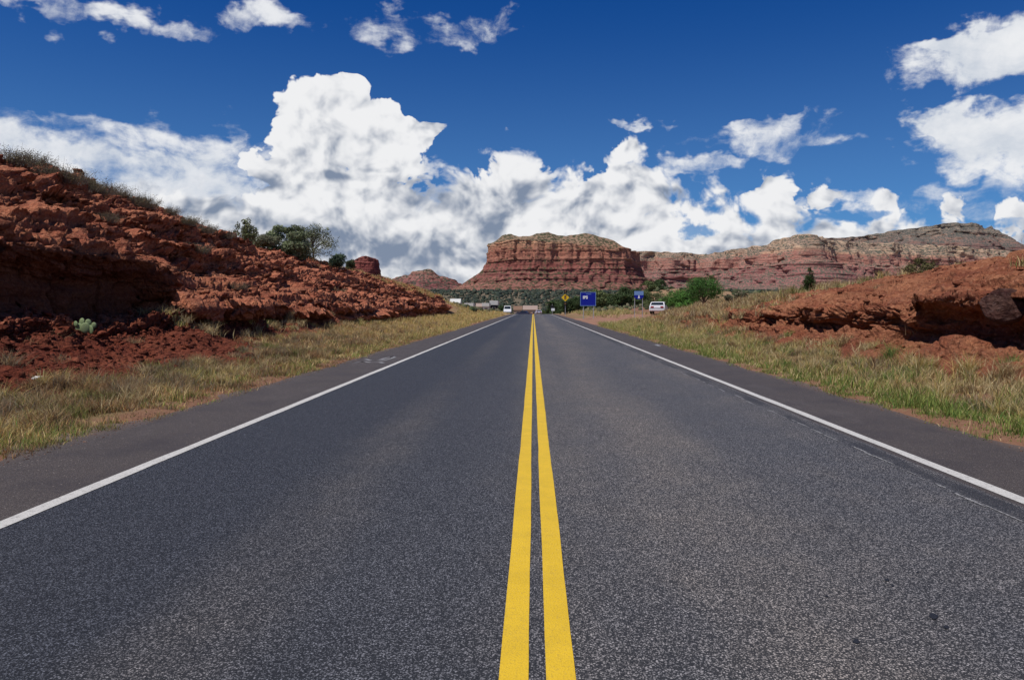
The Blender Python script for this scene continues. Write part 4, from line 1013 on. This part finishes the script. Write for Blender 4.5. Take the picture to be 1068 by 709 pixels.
# the dark varnished block on the lip of the right hollow
def stone_obj(name, loc, size, seed, mat, sc=(1, 1, 1)):
    v_, f_, _c = stones([(0, 0, 0)], [size], I2, seed, None, 1.0)
    o = mesh_np(name, v_*np.array(sc), f_, mat); o.location = loc; return o
RVf = RV.reshape(-1, 3)
def hit_right(px, py):
    rel = RVf-np.array([0, 0, EYE]); q = rel @ CM; ok = q[:, 2] < -1
    u = PW/2+F*q[:, 0]/-q[:, 2]; v = PH/2-F*q[:, 1]/-q[:, 2]
    e = np.where(ok, (u-px)**2+(v-py)**2+(-q[:, 2])*.25, 1e9); p_ = RVf[np.argmin(e)]; return (p_[0]+.06, p_[1]+.12, p_[2])
bq = hit_right(1046, 311)
bv_, bf_ = subdiv(*I2); rb_ = np.random.default_rng(3); bv_ = bv_*1.0
for nn_, dd_ in (((-.9, -.35, .1), .50), ((-.1, -.95, .25), .55), ((.2, .1, 1), .45), ((-.5, .3, .8), .6), ((.9, -.3, .2), .6), ((-.6, -.75, -.3), .62), ((-.3, -.5, .8), .62)):
    nn_ = np.array(nn_)/np.linalg.norm(nn_); sd__ = (bv_*nn_).sum(1)-dd_; bv_ = bv_-nn_*np.maximum(sd__, 0)[:, None]
bv_ = bv_*(1+.05*fbm(bv_[:, 0]*4, bv_[:, 1]*4, bv_[:, 2]*8, 4, 9))[:, None]*np.array([.34, .46, .42])
bo_ = mesh_np('boulder', bv_, bf_, M['rock'], cols=np.ones((len(bv_), 3))*np.array([.40, .55, .80])); bo_.location = (bq[0]-.03, bq[1]-.12, bq[2]-.05)
tag(bo_, 'dark grey weathered boulder set in the red slope above the right hollow', 'boulder')

# ------------------------------------------------------------------ far rocks
def massif(name, path, rim, prof, zbase, res, nv, seed, mat, gully=.12, cell=60., closed=True, strata=(34., 9.), top=None, smooth_top=None):
    """path: rim line (x, y) around the rock; rim: its height at each point; prof: (outward metres, fraction of rim height), bottom to rim;
       then the top closes on the centre line"""
    P = np.array(path, float); rimh = np.array(rim, float)
    if closed: P = np.vstack([P, P[:1]]); rimh = np.append(rimh, rimh[0])
    L = np.concatenate([[0], np.cumsum(np.linalg.norm(np.diff(P, axis=0), axis=1))]); s = np.arange(0, L[-1], res); n = len(s)
    # round the corners
    X = np.interp(s, L, P[:, 0]); Yp = np.interp(s, L, P[:, 1]); H = np.interp(s, L, rimh)
    if closed:
        k = max(3, int(40/res)); ker = np.ones(k)/k
        X = np.convolve(np.concatenate([X[-k:], X, X[:k]]), ker, 'same')[k:-k]; Yp = np.convolve(np.concatenate([Yp[-k:], Yp, Yp[:k]]), ker, 'same')[k:-k]
    tx, ty = np.gradient(X), np.gradient(Yp); l = np.hypot(tx, ty)+1e-9; nx, ny = ty/l, -tx/l
    pr = np.array(prof, float); t = np.linspace(0, len(pr)-1, nv); po = np.interp(t, range(len(pr)), pr[:, 0]); pz = np.interp(t, range(len(pr)), pr[:, 1])
    z = zbase+(H[:, None]-zbase)*pz[None, :]; off = np.broadcast_to(po[None, :], z.shape)
    S = np.broadcast_to(s[:, None], z.shape)
    x = X[:, None]+nx[:, None]*off; y_ = Yp[:, None]+ny[:, None]*off
    steep = sstep(.05, .25, pz)[None, :]
    u, v_ = x/cell, y_/cell
    g = fbm(u, v_, z/cell*.12, 5, seed, .55)
    ridged = 1-np.abs(fbm(u*2.2, v_*2.2, z/cell*.15, 3, seed+3))*2
    o = gully*cell*(1.5*g+.5*ridged)
    for th, A, sd_ in ((strata[0], .16, 1), (strata[1], .30, 2)):
        ph = (z+8*fbm(x*.004, y_*.004, 0, 2, seed+8))/th; la = np.floor(ph); fr = ph-la
        o = o-A*th*np.clip(.6+.6*fbm(x*.012, y_*.012, la*5.3, 3, seed+sd_), 0, 1.4)*(np.minimum(1, fr*3)-.5)*-1*-1*(-1)*-1
    v1, e1, g1 = cells(u*3, v_*3, z/cell*2.0, seed+6); o = o+(v1-.5)*cell*.12
    o = o*steep
    x = x+nx[:, None]*o; y_ = y_+ny[:, None]*o
    z = z+fbm(x*.02, y_*.02, 0, 4, seed+12)*6*sstep(.8, 1, pz)[None, :]*(0 if smooth_top else 1)
    cols_ = [np.stack([x, y_, z], -1)]
    if closed:
        cx, cy = (top[0], top[1]) if top else (X.mean(), Yp.mean()); N_ = 26
        for k in range(1, N_+1):
            f = k/N_; xx = x[:, -1]*(1-f)+cx*f; yy = y_[:, -1]*(1-f)+cy*f
            hh = z[:, -1]*(1-f)+H.mean()*f if top is None else top[2](xx, yy, z[:, -1], f)
            hh = hh+fbm(xx*.018, yy*.018, 0, 4, seed+15)*5*min(1, f*4)
            cols_.append(np.stack([xx, yy, hh], -1)[:, None, :])
        V = np.concatenate(cols_, 1); V = np.concatenate([V, V[:1]], 0)
    else: V = cols_[0]
    return tag(mesh_np(name, V.reshape(-1, 3), grid_faces(V.shape[0], V.shape[1])[:, ::-1], mat, smooth=False), kind='structure')

# the great butte: about 560 m wide at 2.5 km
D0 = 2500.
def pxz(py, Y): return EYE+(VPY-py)/F*Y
def pxx(px, Y): return (px-VPX)/F*Y
rimp = [(508, 256, 2470), (514, 251, 2440), (530, 251, 2425), (560, 252, 2420), (590, 254, 2430), (620, 256, 2440), (645, 259, 2460), (658, 262, 2500)]
rimp = [(a+(4 if a < 535 else 0), b, Y) for a, b, Y in rimp]
path = [(pxx(a, Y), Y) for a, b, Y in rimp]+[(pxx(664, 2700), 2700), (pxx(655, 2950), 2950), (pxx(560, 3080), 3080), (pxx(520, 2900), 2900), (pxx(511, 2640), 2640)]
rim = [pxz(b, Y) for a, b, Y in rimp]+[pxz(262, 2600), pxz(262, 2700), pxz(250, 2800), pxz(250, 2750), pxz(254, 2600)]
silx = [pxx(p_, 2500) for p_ in (505, 512, 522, 530, 540, 552, 562, 572, 582, 590, 600, 610, 620, 632, 645, 656, 665)]
silz = [pxz(p_, 2500) for p_ in (252, 247, 242.5, 244, 248, 247, 243.5, 242.5, 246, 248, 245, 243, 245, 248.5, 253, 257, 263)]
def topf(x, y, zrim, f):
    sil = np.interp(x, silx, silz)
    return zrim*(1-min(1, f*4.5))+sil*min(1, f*4.5)
mb1 = m_butte('butte_rock', 60, 245, veg=.62, cap=.80)
massif('butte', path, rim, [(140, -.05), (92, .16), (68, .24), (50, .30), (42, .42), (20, .47), (12, .62), (8, .68), (2, .92), (0, 1.0)], 30., 3.0, 150, 7, mb1, .16, 60., True, (30., 8.), top=(pxx(585, 2700), 2720, topf))
# left talus shoulder of the butte
def mound(name, pts, Y, depth, mat, seed, base=20., amp=6.):
    """a hill whose skyline passes the given points; pts px,py"""
    xs = np.linspace(pxx(pts[0][0], Y), pxx(pts[-1][0], Y), 220); ys = np.linspace(Y-depth, Y+depth, 90)
    x, y = np.meshgrid(xs, ys, indexing='ij'); top_ = np.interp(x, [pxx(p_[0], Y) for p_ in pts], [pxz(p_[1], Y) for p_ in pts])
    s = 1-np.abs((y-Y)/depth); s = np.where(y > Y, s, s**1.15)
    z = base+(top_-base)*s+fbm(x*.012, y*.012, 0, 5, seed)*amp*s**.3*2*(1-.7*sstep(.8, 1, s)); z = np.where(s <= .001, base-30, z)
    return tag(mesh_np(name, np.stack([x, y, z], -1).reshape(-1, 3), grid_faces(220, 90), mat, smooth=False), kind='structure')
mound('talus', [(440, 306), (468, 303), (480, 298), (492, 290), (500, 285), (509, 275), (520, 300), (540, 310)], 2560, 240, mb1, 31)
# the long mesa to the right
mm = m_butte('mesa_rock', 60, 440, tint=(1.20, 1.16, 1.16), veg=.8, cap=.62, grey=.22)
Ym = 4800.
ms = [(630, 264, 5000), (665, 262.5, 4700), (700, 264, 4650), (735, 266, 4700), (742, 264.5, 4600), (775, 259, 4500), (800, 256, 4400), (806, 252, 4300), (824, 247, 4200), (838, 245.5, 4150), (846, 250, 4300), (880, 253, 4500), (930, 256, 4600), (980, 258, 4700), (1030, 262, 4800), (1110, 275, 4900), (1200, 285, 5000)]
path = [(pxx(a, Y), Y) for a, b, Y in ms]; rim = [pxz(b, Y) for a, b, Y in ms]
path += [(pxx(1200, 7000), 7000), (pxx(900, 7500), 7500), (pxx(600, 7000), 7000)]; rim += [pxz(285, 5000)]*3
massif('mesa', path, rim, [(520, -.02), (330, .14), (250, .20), (200, .34), (170, .42), (150, .52), (90, .60), (70, .80), (0, 1.0)], 50., 6.5, 110, 17, mm, .20, 170., True, (55., 16.), top=(1500., 5900., lambda x, y, zr_, f: zr_*(1-min(.999, f*1.0))+300*f*0+zr_.mean()*.86*f))
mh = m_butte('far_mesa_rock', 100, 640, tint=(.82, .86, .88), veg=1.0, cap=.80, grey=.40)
hs_ = [(800, 262, 6300), (844, 250, 6200), (870, 249.5, 6100), (900, 247, 6000), (925, 242, 5900), (955, 238.5, 5900), (990, 234, 5800), (1005, 235.5, 5850), (1018, 240, 5900), (1024, 237.5, 5900), (1030, 240, 5950), (1046, 252, 6000), (1062, 262, 6100), (1120, 275, 6200)]
path = [(pxx(a, Y), Y) for a, b, Y in hs_]+[(pxx(1120, 7600), 7600), (pxx(800, 7600), 7600)]; rim = [pxz(b, Y) for a, b, Y in hs_]+[pxz(275, 6000)]*2
massif('far_mesa', path, rim, [(950, .0), (620, .2), (430, .40), (270, .60), (230, .68), (100, .85), (40, .93), (0, 1.0)], 60., 9., 100, 27, mh, .20, 220., True, (60., 20.), top=(pxx(960, 7000), 7000., lambda x, y, zr_, f: zr_*(1-.25*f)))
# left: red capped butte behind the crest and the low ridge beside the road's end
mc = m_butte('small_butte_rock', 40, 260, tint=(.62, .45, .56), veg=.1, cap=.93)
cb = [(367, 272, 3300), (372, 270, 3250), (381, 267.5, 3240), (390, 270.5, 3250), (395, 272.5, 3300)]
path = [(pxx(a, Y), Y) for a, b, Y in cb]+[(pxx(393, 3420), 3420), (pxx(368, 3420), 3420)]; rim = [pxz(b, Y) for a, b, Y in cb]+[pxz(271, 3300)]*2
massif('small_butte', path, rim, [(60, -.02), (30, .3), (8, .62), (5, .8), (2, .9), (0, 1.0)], 40., 3., 70, 37, mc, .07, 50., True, (26., 8.), top=(pxx(381, 3340), 3340., lambda x, y, zr_, f: zr_*(1-f)+pxz(267, 3300)*f))
ml = m_butte('ridge_rock', 30, 190, tint=(.92, .86, .95), veg=.8, cap=.62, grey=.12)
lr = [(405, 292, 2950), (420, 288, 2900), (432, 284, 2850), (444, 281, 2830), (449, 280, 2820), (455, 284, 2830), (460, 287, 2840), (470, 289, 2850), (475, 294, 2900), (479, 299, 2950)]
path = [(pxx(a, Y), Y) for a, b, Y in lr]+[(pxx(478, 3200), 3200), (pxx(405, 3200), 3200)]; rim = [pxz(b, Y) for a, b, Y in lr]+[pxz(292, 3000)]*2
massif('ridge', path, rim, [(220, -.02), (130, .2), (80, .36), (60, .55), (30, .66), (0, 1.0)], 30., 4., 70, 47, ml, .12, 60., True, (22., 7.), top=(pxx(445, 3000), 3000., lambda x, y, zr_, f: zr_*(1-.1*f)))

# ------------------------------------------------------------------ far wood and the junipers on the knoll
def far_bush(n, fx, fy, szf, seed, name, label, base=I1, pal=JUN):
    r = np.random.default_rng(seed); x, y = fx(r, n), fy(r, n)
    x = x(y) if callable(x) else x
    z = gz(x, y); s = szf(r, n, y)
    bv, bf = base; v = np.broadcast_to(bv, (n,)+bv.shape).copy(); v *= r.uniform(.65, 1.3, (n, len(bv), 1)); v[..., 2] *= r.uniform(.7, 1.3, (n, 1))
    v = v*s[:, None, None]+np.stack([x, y, z+s*.4], -1)[:, None, :]
    f = (bf[None]+(np.arange(n)*len(bv))[:, None, None]).reshape(-1, 3); pal = np.array(pal)
    c_ = np.repeat(pal[r.integers(len(pal), size=n)]*r.uniform(.7, 1.3, (n, 1)), len(bv), axis=0)
    return tag(mesh_np(name, v.reshape(-1, 3), f, M['leaf'], cols=c_), label, 'wood' if 'wood' in name else 'scrub', kind='stuff')
far_bush(15000, lambda r, n: (lambda u: (lambda y: (u-.5)*2*(y*.75+60)))(r.random(n)), lambda r, n: 620*(2750/620)**r.random(n), lambda r, n, y: (1.3+2.0*r.random(n)**2)*np.clip(y/1100, .8, 1.5), 201, 'juniper_wood', 'dark green juniper wood covering the plain below the far buttes', pal=[(.045, .062, .045), (.06, .075, .05), (.08, .085, .06), (.038, .05, .04)])
far_bush(5200, lambda r, n: (lambda y: np.where(np.random.default_rng(2).random(n) < .5, 1, -1)*(9+(y*.8)*np.random.default_rng(3).random(n)**1.3)), lambda r, n: 115*(640/115)**r.random(n), lambda r, n, y: (.25+.55*r.random(n)**2)*np.clip(y/220, .7, 2.2), 202, 'scrub', 'low olive scrub dotted over the sandy ground beyond the rock cuts', I1, [(.13, .13, .07), (.09, .10, .05), (.17, .15, .09), (.06, .08, .035)])
JUN2 = [(.05, .085, .03), (.07, .105, .04), (.04, .065, .025), (.09, .12, .05)]
JT = [make_tree('juniper_bush', 3.0, 3.6, 'round', 301+k, None, None, None, 4200, .15, JUN2 if k < 2 else OLV, -.08) for k in range(3)]
kn = [(603, 323, 150), (612, 326, 170), (622, 328, 150), (636, 326, 190), (648, 326, 180), (634, 304, 268), (651, 305, 272), (663, 306, 262), (676, 305, 280), (688, 305, 288), (640, 315, 230), (618, 313, 235), (628, 318, 215), (657, 318, 225), (672, 316, 230), (592, 322, 190), (585, 319, 230), (598, 314, 255), (610, 305, 270),
      (581, 322, 210), (645, 322, 200), (668, 324, 180), (699, 306, 300), (712, 304, 310), (625, 304, 275), (592, 327, 150)]
rk_ = random.Random(4)
def place_words(k, px, py, Y):
    side_ = 'right of the yellow sign' if px < 603 else 'behind the large blue sign' if px < 624 else 'between the two blue signs' if px < 661 else 'behind the small blue sign' if px < 680 else 'left of the green bushes'
    return side_
ladj = {}
for k, (px, py, Y) in enumerate(kn):
    o = JT[k] if k < 3 else copy_tree(JT[k % 3]); q = at(px, py, Y); zz = float(gz(q[0], Y)); s = rk_.uniform(.95, 1.5)
    o.location = (q[0], Y, zz-.1); o.scale = (s*rk_.uniform(.9, 1.3), s*rk_.uniform(.9, 1.3), s); o.rotation_euler = (0, 0, rk_.uniform(0, 6)); tag(o, None, 'bush', 'junipers on the sandy knoll')
    ladj.setdefault(place_words(k, px, py, Y), []).append((px, o))
ords = ['leftmost', 'second from left', 'third from left', 'fourth from left', 'fifth from left', 'sixth from left', 'seventh from left', 'eighth from left', 'ninth from left', 'tenth from left']
for w_, l_ in ladj.items():
    l_.sort(key=lambda t: t[0])
    for k, (px, o) in enumerate(l_):
        o['label'] = ('dark juniper '+w_+', '+ords[k]+' there')

# ------------------------------------------------------------------ signs
def text_mesh(name, s, size, mat, parent, loc, bold=0.02, rot=(R(90), 0, 0)):
    cu = bpy.data.curves.new(name, 'FONT'); cu.body = s; cu.size = size; cu.extrude = .004; cu.offset = bold; cu.align_x = 'CENTER'; cu.align_y = 'CENTER'
    tmp = bpy.data.objects.new('tmp', cu); col.objects.link(tmp); dg = bpy.context.evaluated_depsgraph_get()
    me = bpy.data.meshes.new_from_object(tmp.evaluated_get(dg)); bpy.data.objects.remove(tmp)
    me.materials.clear(); me.materials.append(mat); me.name = name
    o = bpy.data.objects.new(name, me); col.objects.link(o); o.parent = parent; o.location = loc; o.rotation_euler = rot; return o
# large blue sign: panel 606-621, 305.5-319 px
Y = 88.
q0 = at(613.3, 319, Y); x0 = q0[0]; g0 = float(gz(x0, Y)); zb = q0[2]; zt = at(613.3, 304.6, Y)[2]; w = 16.2/F*Y
s = empty('information_sign', (x0, Y, g0)); tag(s, 'large rectangular blue road sign with pale border on two steel posts', 'sign')
MB().box((-w/2, -.02, zb-g0), (w/2, .02, zt-g0)).build('panel', M['blue'], s, .008)
b = MB(); t_ = .055; h0, h1 = zb-g0, zt-g0
b.box((-w/2, -.028, h0), (w/2, -.021, h0+t_)).box((-w/2, -.028, h1-t_), (w/2, -.021, h1)).box((-w/2, -.028, h0+t_), (-w/2+t_, -.021, h1-t_)).box((w/2-t_, -.028, h0+t_), (w/2, -.021, h1-t_)).build('border', M['paleblue'], s)
for xx in (-.52, .62): MB().box((xx-.045, .021, -.3), (xx+.045, .10, h1-.06)).build('post', M['steel'], s, .004)
text_mesh('lettering', 'IPS', .46, M['signwhite'], s, (-.32, -.03, h1-.62), .022)
MB().box((-.25, -.028, h1-.26), (.35, -.022, h1-.2)).build('small_text_line', M['paleblue'], s)
# small blue sign: 661.5-671, 303.5-312
Y = 84.
q0 = at(666.3, 312, Y); x0 = q0[0]; g0 = float(gz(x0, Y)); h0 = q0[2]-g0; h1 = at(666.3, 303.6, Y)[2]-g0; w = 9.6/F*Y
s = empty('route_sign', (x0, Y, g0)); tag(s, 'small blue square sign with white symbol on two thin posts beside the driveway', 'sign')
MB().box((-w/2, -.015, h0+(h1-h0)*.5), (w/2, .015, h1)).build('upper_panel', M['paleblue'], s, .006)
MB().prism([(-w/2, h0+(h1-h0)*.492), (w/2, h0+(h1-h0)*.492), (w/2, h0+.22), (w*.2, h0), (-w*.2, h0), (-w/2, h0+.22)], 'y', -.015, .015).build('lower_panel', M['blue'], s, .004)
e = MB(); e.cyl((0, -.024, h0+.36), 'y', .065, .006, 14); e.prism([(-.11, h0+.10), (.11, h0+.10), (.07, h0+.29), (-.07, h0+.29)], 'y', -.024, -.018); e.build('white_symbol', M['signwhite'], s)
for xx in (-w/2+.06, w/2-.10): MB().box((xx-.03, .016, -.3), (xx+.03, .07, h1-.05)).build('post', M['steel'], s, .003)
# signal ahead: yellow diamond with a beacon above and below
Y = 125.
q0 = at(589.6, 310.3, Y); x0 = q0[0]; g0 = float(gz(x0, Y)); hc = q0[2]-g0; a = 4.1/F*Y
s = empty('warning_sign', (x0, Y, g0)); tag(s, 'yellow diamond traffic signal warning sign with a black beacon above and another below', 'sign')
MB().prism([(-a, hc), (0, hc-a), (a, hc), (0, hc+a)], 'y', -.015, .015).build('panel', M['signyellow'], s, .006)
e = MB(); e.prism([(-.15, hc-.32), (.15, hc-.32), (.15, hc+.32), (-.15, hc+.32)], 'y', -.022, -.016); e.build('signal_symbol', M['black'], s)
for k, (dz_, mt) in enumerate(((.2, 'red'), (0, 'amber'), (-.2, 'amber'))): MB().cyl((0, -.026, hc+dz_), 'y', .075, .003, 12).build('symbol_light', M[mt], s)
MB().box((-.04, .016, -.3), (.04, .09, hc+a+.75)).build('post', M['steel'], s, .003)
for dz_ in (a+.36, -a-.36):
    bh = MB().box((-.25, -.12, hc+dz_-.27), (.25, .012, hc+dz_+.27)).build('beacon_housing', M['black'], s, .03)
    MB().cyl((0, -.135, hc+dz_), 'y', .125, .014, 16).build('lens', M['amber'], bh); MB().prism([(-.17, hc+dz_+.10), (.17, hc+dz_+.10), (.12, hc+dz_+.2), (-.12, hc+dz_+.2)], 'y', -.27, -.121).build('visor', M['black'], bh)
# small sign further on, right of the road
q0 = at(576, 321, 190); g0 = float(gz(q0[0], 190)); s = empty('notice_sign', (q0[0], 190, g0)); tag(s, 'distant small black and white roadside sign just right of the road end', 'sign'); hz_ = q0[2]-g0
MB().box((-.5, -.02, hz_-.1), (.5, .02, hz_+.55)).build('black_panel', M['black'], s, .01); MB().box((-.25, -.02, hz_-.75), (.6, .02, hz_-.12)).build('white_panel', M['signwhite'], s, .01); MB().box((-.05, .021, -.3), (.05, .1, hz_+.9)).build('post', M['steel'], s, .003)

# ------------------------------------------------------------------ vehicles
def wheel(parent, x, y, r=.33, w=.22):
    t = MB().cyl((x-w/2, y, r), 'x', r, w, 20).build('wheel', M['rubber'], parent, .02)
    MB().cyl((x-w/2-.006, y, r), 'x', r*.62, w+.012, 14).build('rim', M['chrome'], t)
def car(name, mat, label, kind='wagon', L=4.7, W=1.8):
    """+y is the front"""
    root = empty(name, (0, 0, 0)); tag(root, label, 'car' if kind in ('wagon', 'sedan') else kind)
    hw = W/2; hl = L/2
    if kind == 'wagon': low = [(-hl, .32), (-hl-.02, .70), (-hl+.03, .98), (hl-1.2, 1.0), (hl-.1, .82), (hl, .6), (hl-.02, .3)]; cab = [(-hl+.10, .985), (-hl+.55, 1.40), (.35, 1.44), (1.2, 1.005)]
    elif kind == 'sedan': low = [(-hl, .32), (-hl-.02, .72), (-hl+.1, .95), (hl-1.2, .95), (hl-.1, .78), (hl, .6), (hl-.02, .3)]; cab = [(-hl+.75, .955), (-hl+1.35, 1.40), (.25, 1.42), (1.05, .955)]
    elif kind == 'pickup': low = [(-hl, .4), (-hl, 1.05), (-.5, 1.07), (hl-1.2, 1.10), (hl-.08, 1.0), (hl, .7), (hl-.02, .38)]; cab = [(-.55, 1.075), (-.4, 1.72), (.75, 1.74), (1.4, 1.105)]
    else: low = [(-hl, .35), (-hl, 1.1), (-hl+.02, 1.25), (hl-.9, 1.25), (hl-.12, 1.0), (hl, .7), (hl-.02, .35)]; cab = [(-hl+.03, 1.255), (-hl+.1, 2.15), (hl-1.5, 2.2), (hl-.85, 1.255)]
    body = MB().prism(low, 'x', -hw, hw).build('body', mat, root, .045)
    tw = hw-.16
    n = len(cab); V = [(-(hw-.03) if i in (0, n-1) else -tw, p[0], p[1]) for i, p in enumerate(cab)]+[((hw-.03) if i in (0, n-1) else tw, p[0], p[1]) for i, p in enumerate(cab)]
    c_ = MB()._add(V, [tuple(range(n)), tuple(range(2*n-1, n-1, -1))]+[(i, n+i, n+(i+1) % n, (i+1) % n) for i in range(n)]); c_.build('cabin', mat, root, .03)
    def pane(i, j, nm):
        (y0, z0), (y1, z1) = cab[i], cab[j]; wa = (hw-.03) if i in (0, n-1) else tw; wb = (hw-.03) if j in (0, n-1) else tw
        P = lambda f, s_: (s_*((wa+(wb-wa)*f)-.10), y0+(y1-y0)*f, z0+(z1-z0)*f)
        nn = Vector((0, -(z1-z0), (y1-y0))).normalized()*(.012 if i == 0 else .012)
        if i == 0: nn = Vector((0, -(z1-z0), (y1-y0))).normalized()*.012
        else: nn = Vector((0, (z0-z1) and abs(z0-z1), abs(y1-y0))).normalized()*.012
        q = [P(.14, -1), P(.14, 1), P(.86, 1), P(.86, -1)]; q = [tuple(Vector(a)+nn) for a in q]
        MB()._add(q+[tuple(Vector(a)-nn*1.5) for a in q], [(0, 1, 2, 3), (4, 7, 6, 5), (0, 4, 5, 1), (1, 5, 6, 2), (2, 6, 7, 3), (3, 7, 4, 0)]).build(nm, M['glass'], root)
    pane(0, 1, 'rear_window'); pane(n-1, n-2, 'windscreen')
    for s_ in (-1, 1):
        q = []
        for (y0, z0, f) in ((cab[0][0]+.18, cab[0][1]+.08, .15), (cab[1][0]+.10, cab[1][1]-.10, .85), (cab[2][0]-.05, cab[2][1]-.10, .85), (cab[3][0]-.22, cab[3][1]+.08, .15)):
            q.append((s_*((hw-.03)+(tw-hw+.03)*f+.008), y0, z0))
        MB()._add(q+[(a[0]-s_*.03, a[1], a[2]) for a in q], [(0, 1, 2, 3), (4, 7, 6, 5), (0, 4, 5, 1), (1, 5, 6, 2), (2, 6, 7, 3), (3, 7, 4, 0)]).build('side_window', M['glass'], root)
        MB().box((s_*hw*.62-.17, -hl-.045, .74), (s_*hw*.62+.17, -hl+.02, .90)).build('tail_light', M['red'], root, .01)
        MB().box((s_*hw*.66-.17, hl-.06, .60), (s_*hw*.66+.17, hl+.02, .74)).build('headlight', M['signwhite'], root, .01)
        wheel(root, s_*(hw-.13), -hl+.85); wheel(root, s_*(hw-.13), hl-.85)
    MB().box((-hw*.97, -hl-.09, .42), (hw*.97, -hl+.02, .60)).build('bumper', M['carwhite'] if kind == 'wagon' else M['greytrim'], root, .02)
    MB().box((-hw*.97, hl-.03, .38), (hw*.97, hl+.06, .54)).build('bumper', M['greytrim'], root, .02)
    MB().box((-hw*.9, -hl-.04, .63), (hw*.9, -hl+.01, .70)).build('trim_strip', M['greytrim'], root)
    return root
def put_car(o, px, Y, rz, z=None):
    x = pxx(px, Y); o.location = (x, Y, (float(zr(Y)) if z is None else z)+.01); o.rotation_euler = (0, 0, rz)
w1 = car('parked_car', M['carwhite'], 'white station wagon parked on the driveway in front of the green bushes', 'wagon')
q = at(687, 327.3, 92); w1.location = (q[0], 92, q[2]); w1.rotation_euler = (0, 0, R(-14))
gdz = q[2]-float(gz(q[0], 92))
put_car(car('van', M['carwhite'], 'white topped vehicle with dark front coming over the crest in the left lane', 'van', 5.2, 2.0), 529.5, 205, R(180))
put_car(car('car', M['carlilac'], 'pale lilac silver car driving away just right of the yellow lines', 'sedan'), 561.5, 235, R(4))
put_car(car('car', M['cardark'], 'low dark car with pale roof crossing left of the yellow lines at the road end', 'sedan'), 545.5, 250, R(75))
put_car(car('car', M['carred'], 'small red car right at the top of the yellow lines', 'sedan'), 554.5, 300, R(0))

# ------------------------------------------------------------------ buildings at the foot of the road
def house(px0, px1, ptop, Y, wall, roof, label, kind='gable', door=True):
    x0, x1 = pxx(px0, Y), pxx(px1, Y); xm = (x0+x1)/2; hw = (x1-x0)/2; g = float(gz(xm, Y)); H = pxz(ptop, Y)-g
    o = empty('building', (xm, Y, g)); tag(o, label, 'building', 'low buildings at the end of the road'); d = 7.0; e = H*.68
    MB().box((-hw, 0, -.5), (hw, d, e)).build('wall', M[wall], o)
    if kind == 'gable':
        MB().prism([(-.4, e+.003), (d+.4, e+.003), (d/2, H)], 'x', -hw-.4, hw+.4).build('roof', M[roof], o)
    else:
        MB().box((-hw-.3, -.3, e+.003), (hw+.3, d+.3, H)).build('roof', M[roof], o, .05)
    nw = max(1, int(hw/1.6))
    for k in range(nw):
        cx = -hw+(k+.5)*2*hw/nw
        f = MB().box((cx-.55, -.03, e*.42), (cx+.55, .02, e*.8)).build('window', M['wallwhite'], o); MB().box((cx-.47, -.045, e*.45), (cx+.47, -.032, e*.77)).build('pane', M['glass'], f)
    if door: MB().box((hw-1.2, -.04, 0), (hw-.3, .02, 2.05)).build('door', M['roofbrown'], o)
    return o
house(469.5, 479, 311.5, 330, 'walltan', 'roofpale', 'low tan house with pale roof, leftmost beyond the grassy hill')
house(485, 493, 316, 300, 'walltan', 'roofpale', 'building showing only a white flat roof above the grass, second from left', 'flat')
house(497, 503, 316.2, 270, 'walltan', 'pinkroof', 'tan carport building with pinkish roof left of the white one')
house(503.5, 509.5, 316, 265, 'wallwhite', 'roofpale', 'small bright white building left of the road end', 'flat')
house(511.5, 518.5, 313.5, 275, 'walldark', 'roofpale', 'dark walled building with a white roof nearest the left road edge', 'flat')
house(536, 544, 319, 420, 'walltan', 'roofbrown', 'distant tan house with brown roof seen over the road crest, left of two')
house(546, 560, 318.6, 400, 'walltan', 'pinkroof', 'long distant house with pink roof seen over the crest behind the cars')
# trees between them
tw = [(523, 319, 300), (518, 318, 330), (495, 318, 340), (480, 318, 345), (541, 318, 430), (566, 321, 300), (572, 322, 280), (583, 324, 200), (505, 316, 360)]
labs = ['round dark tree just left of the road end behind the van', 'dark tree behind the dark walled building', 'dark tree behind the tan carport building', 'dark tree behind the low tan house', 'dark tree beside the distant brown roofed house', 'dark bush just right of the road end beside the silver car',
        'dark bush right of the road end by the notice sign', 'dark bush between the notice sign and the yellow sign', 'dark tree behind the small white building']
for k, (px, py, Y) in enumerate(tw):
    o = copy_tree(JT[k % 3]); x = pxx(px, Y); s = 1.2 if px < 560 else .8
    o.location = (x, Y, float(gz(x, Y))-.1); o.scale = (s, s, s*1.15); o.rotation_euler = (0, 0, k*1.7); tag(o, labs[k], 'tree', 'junipers among the distant buildings')
# JT originals keep the knoll group; nothing stays at the origin
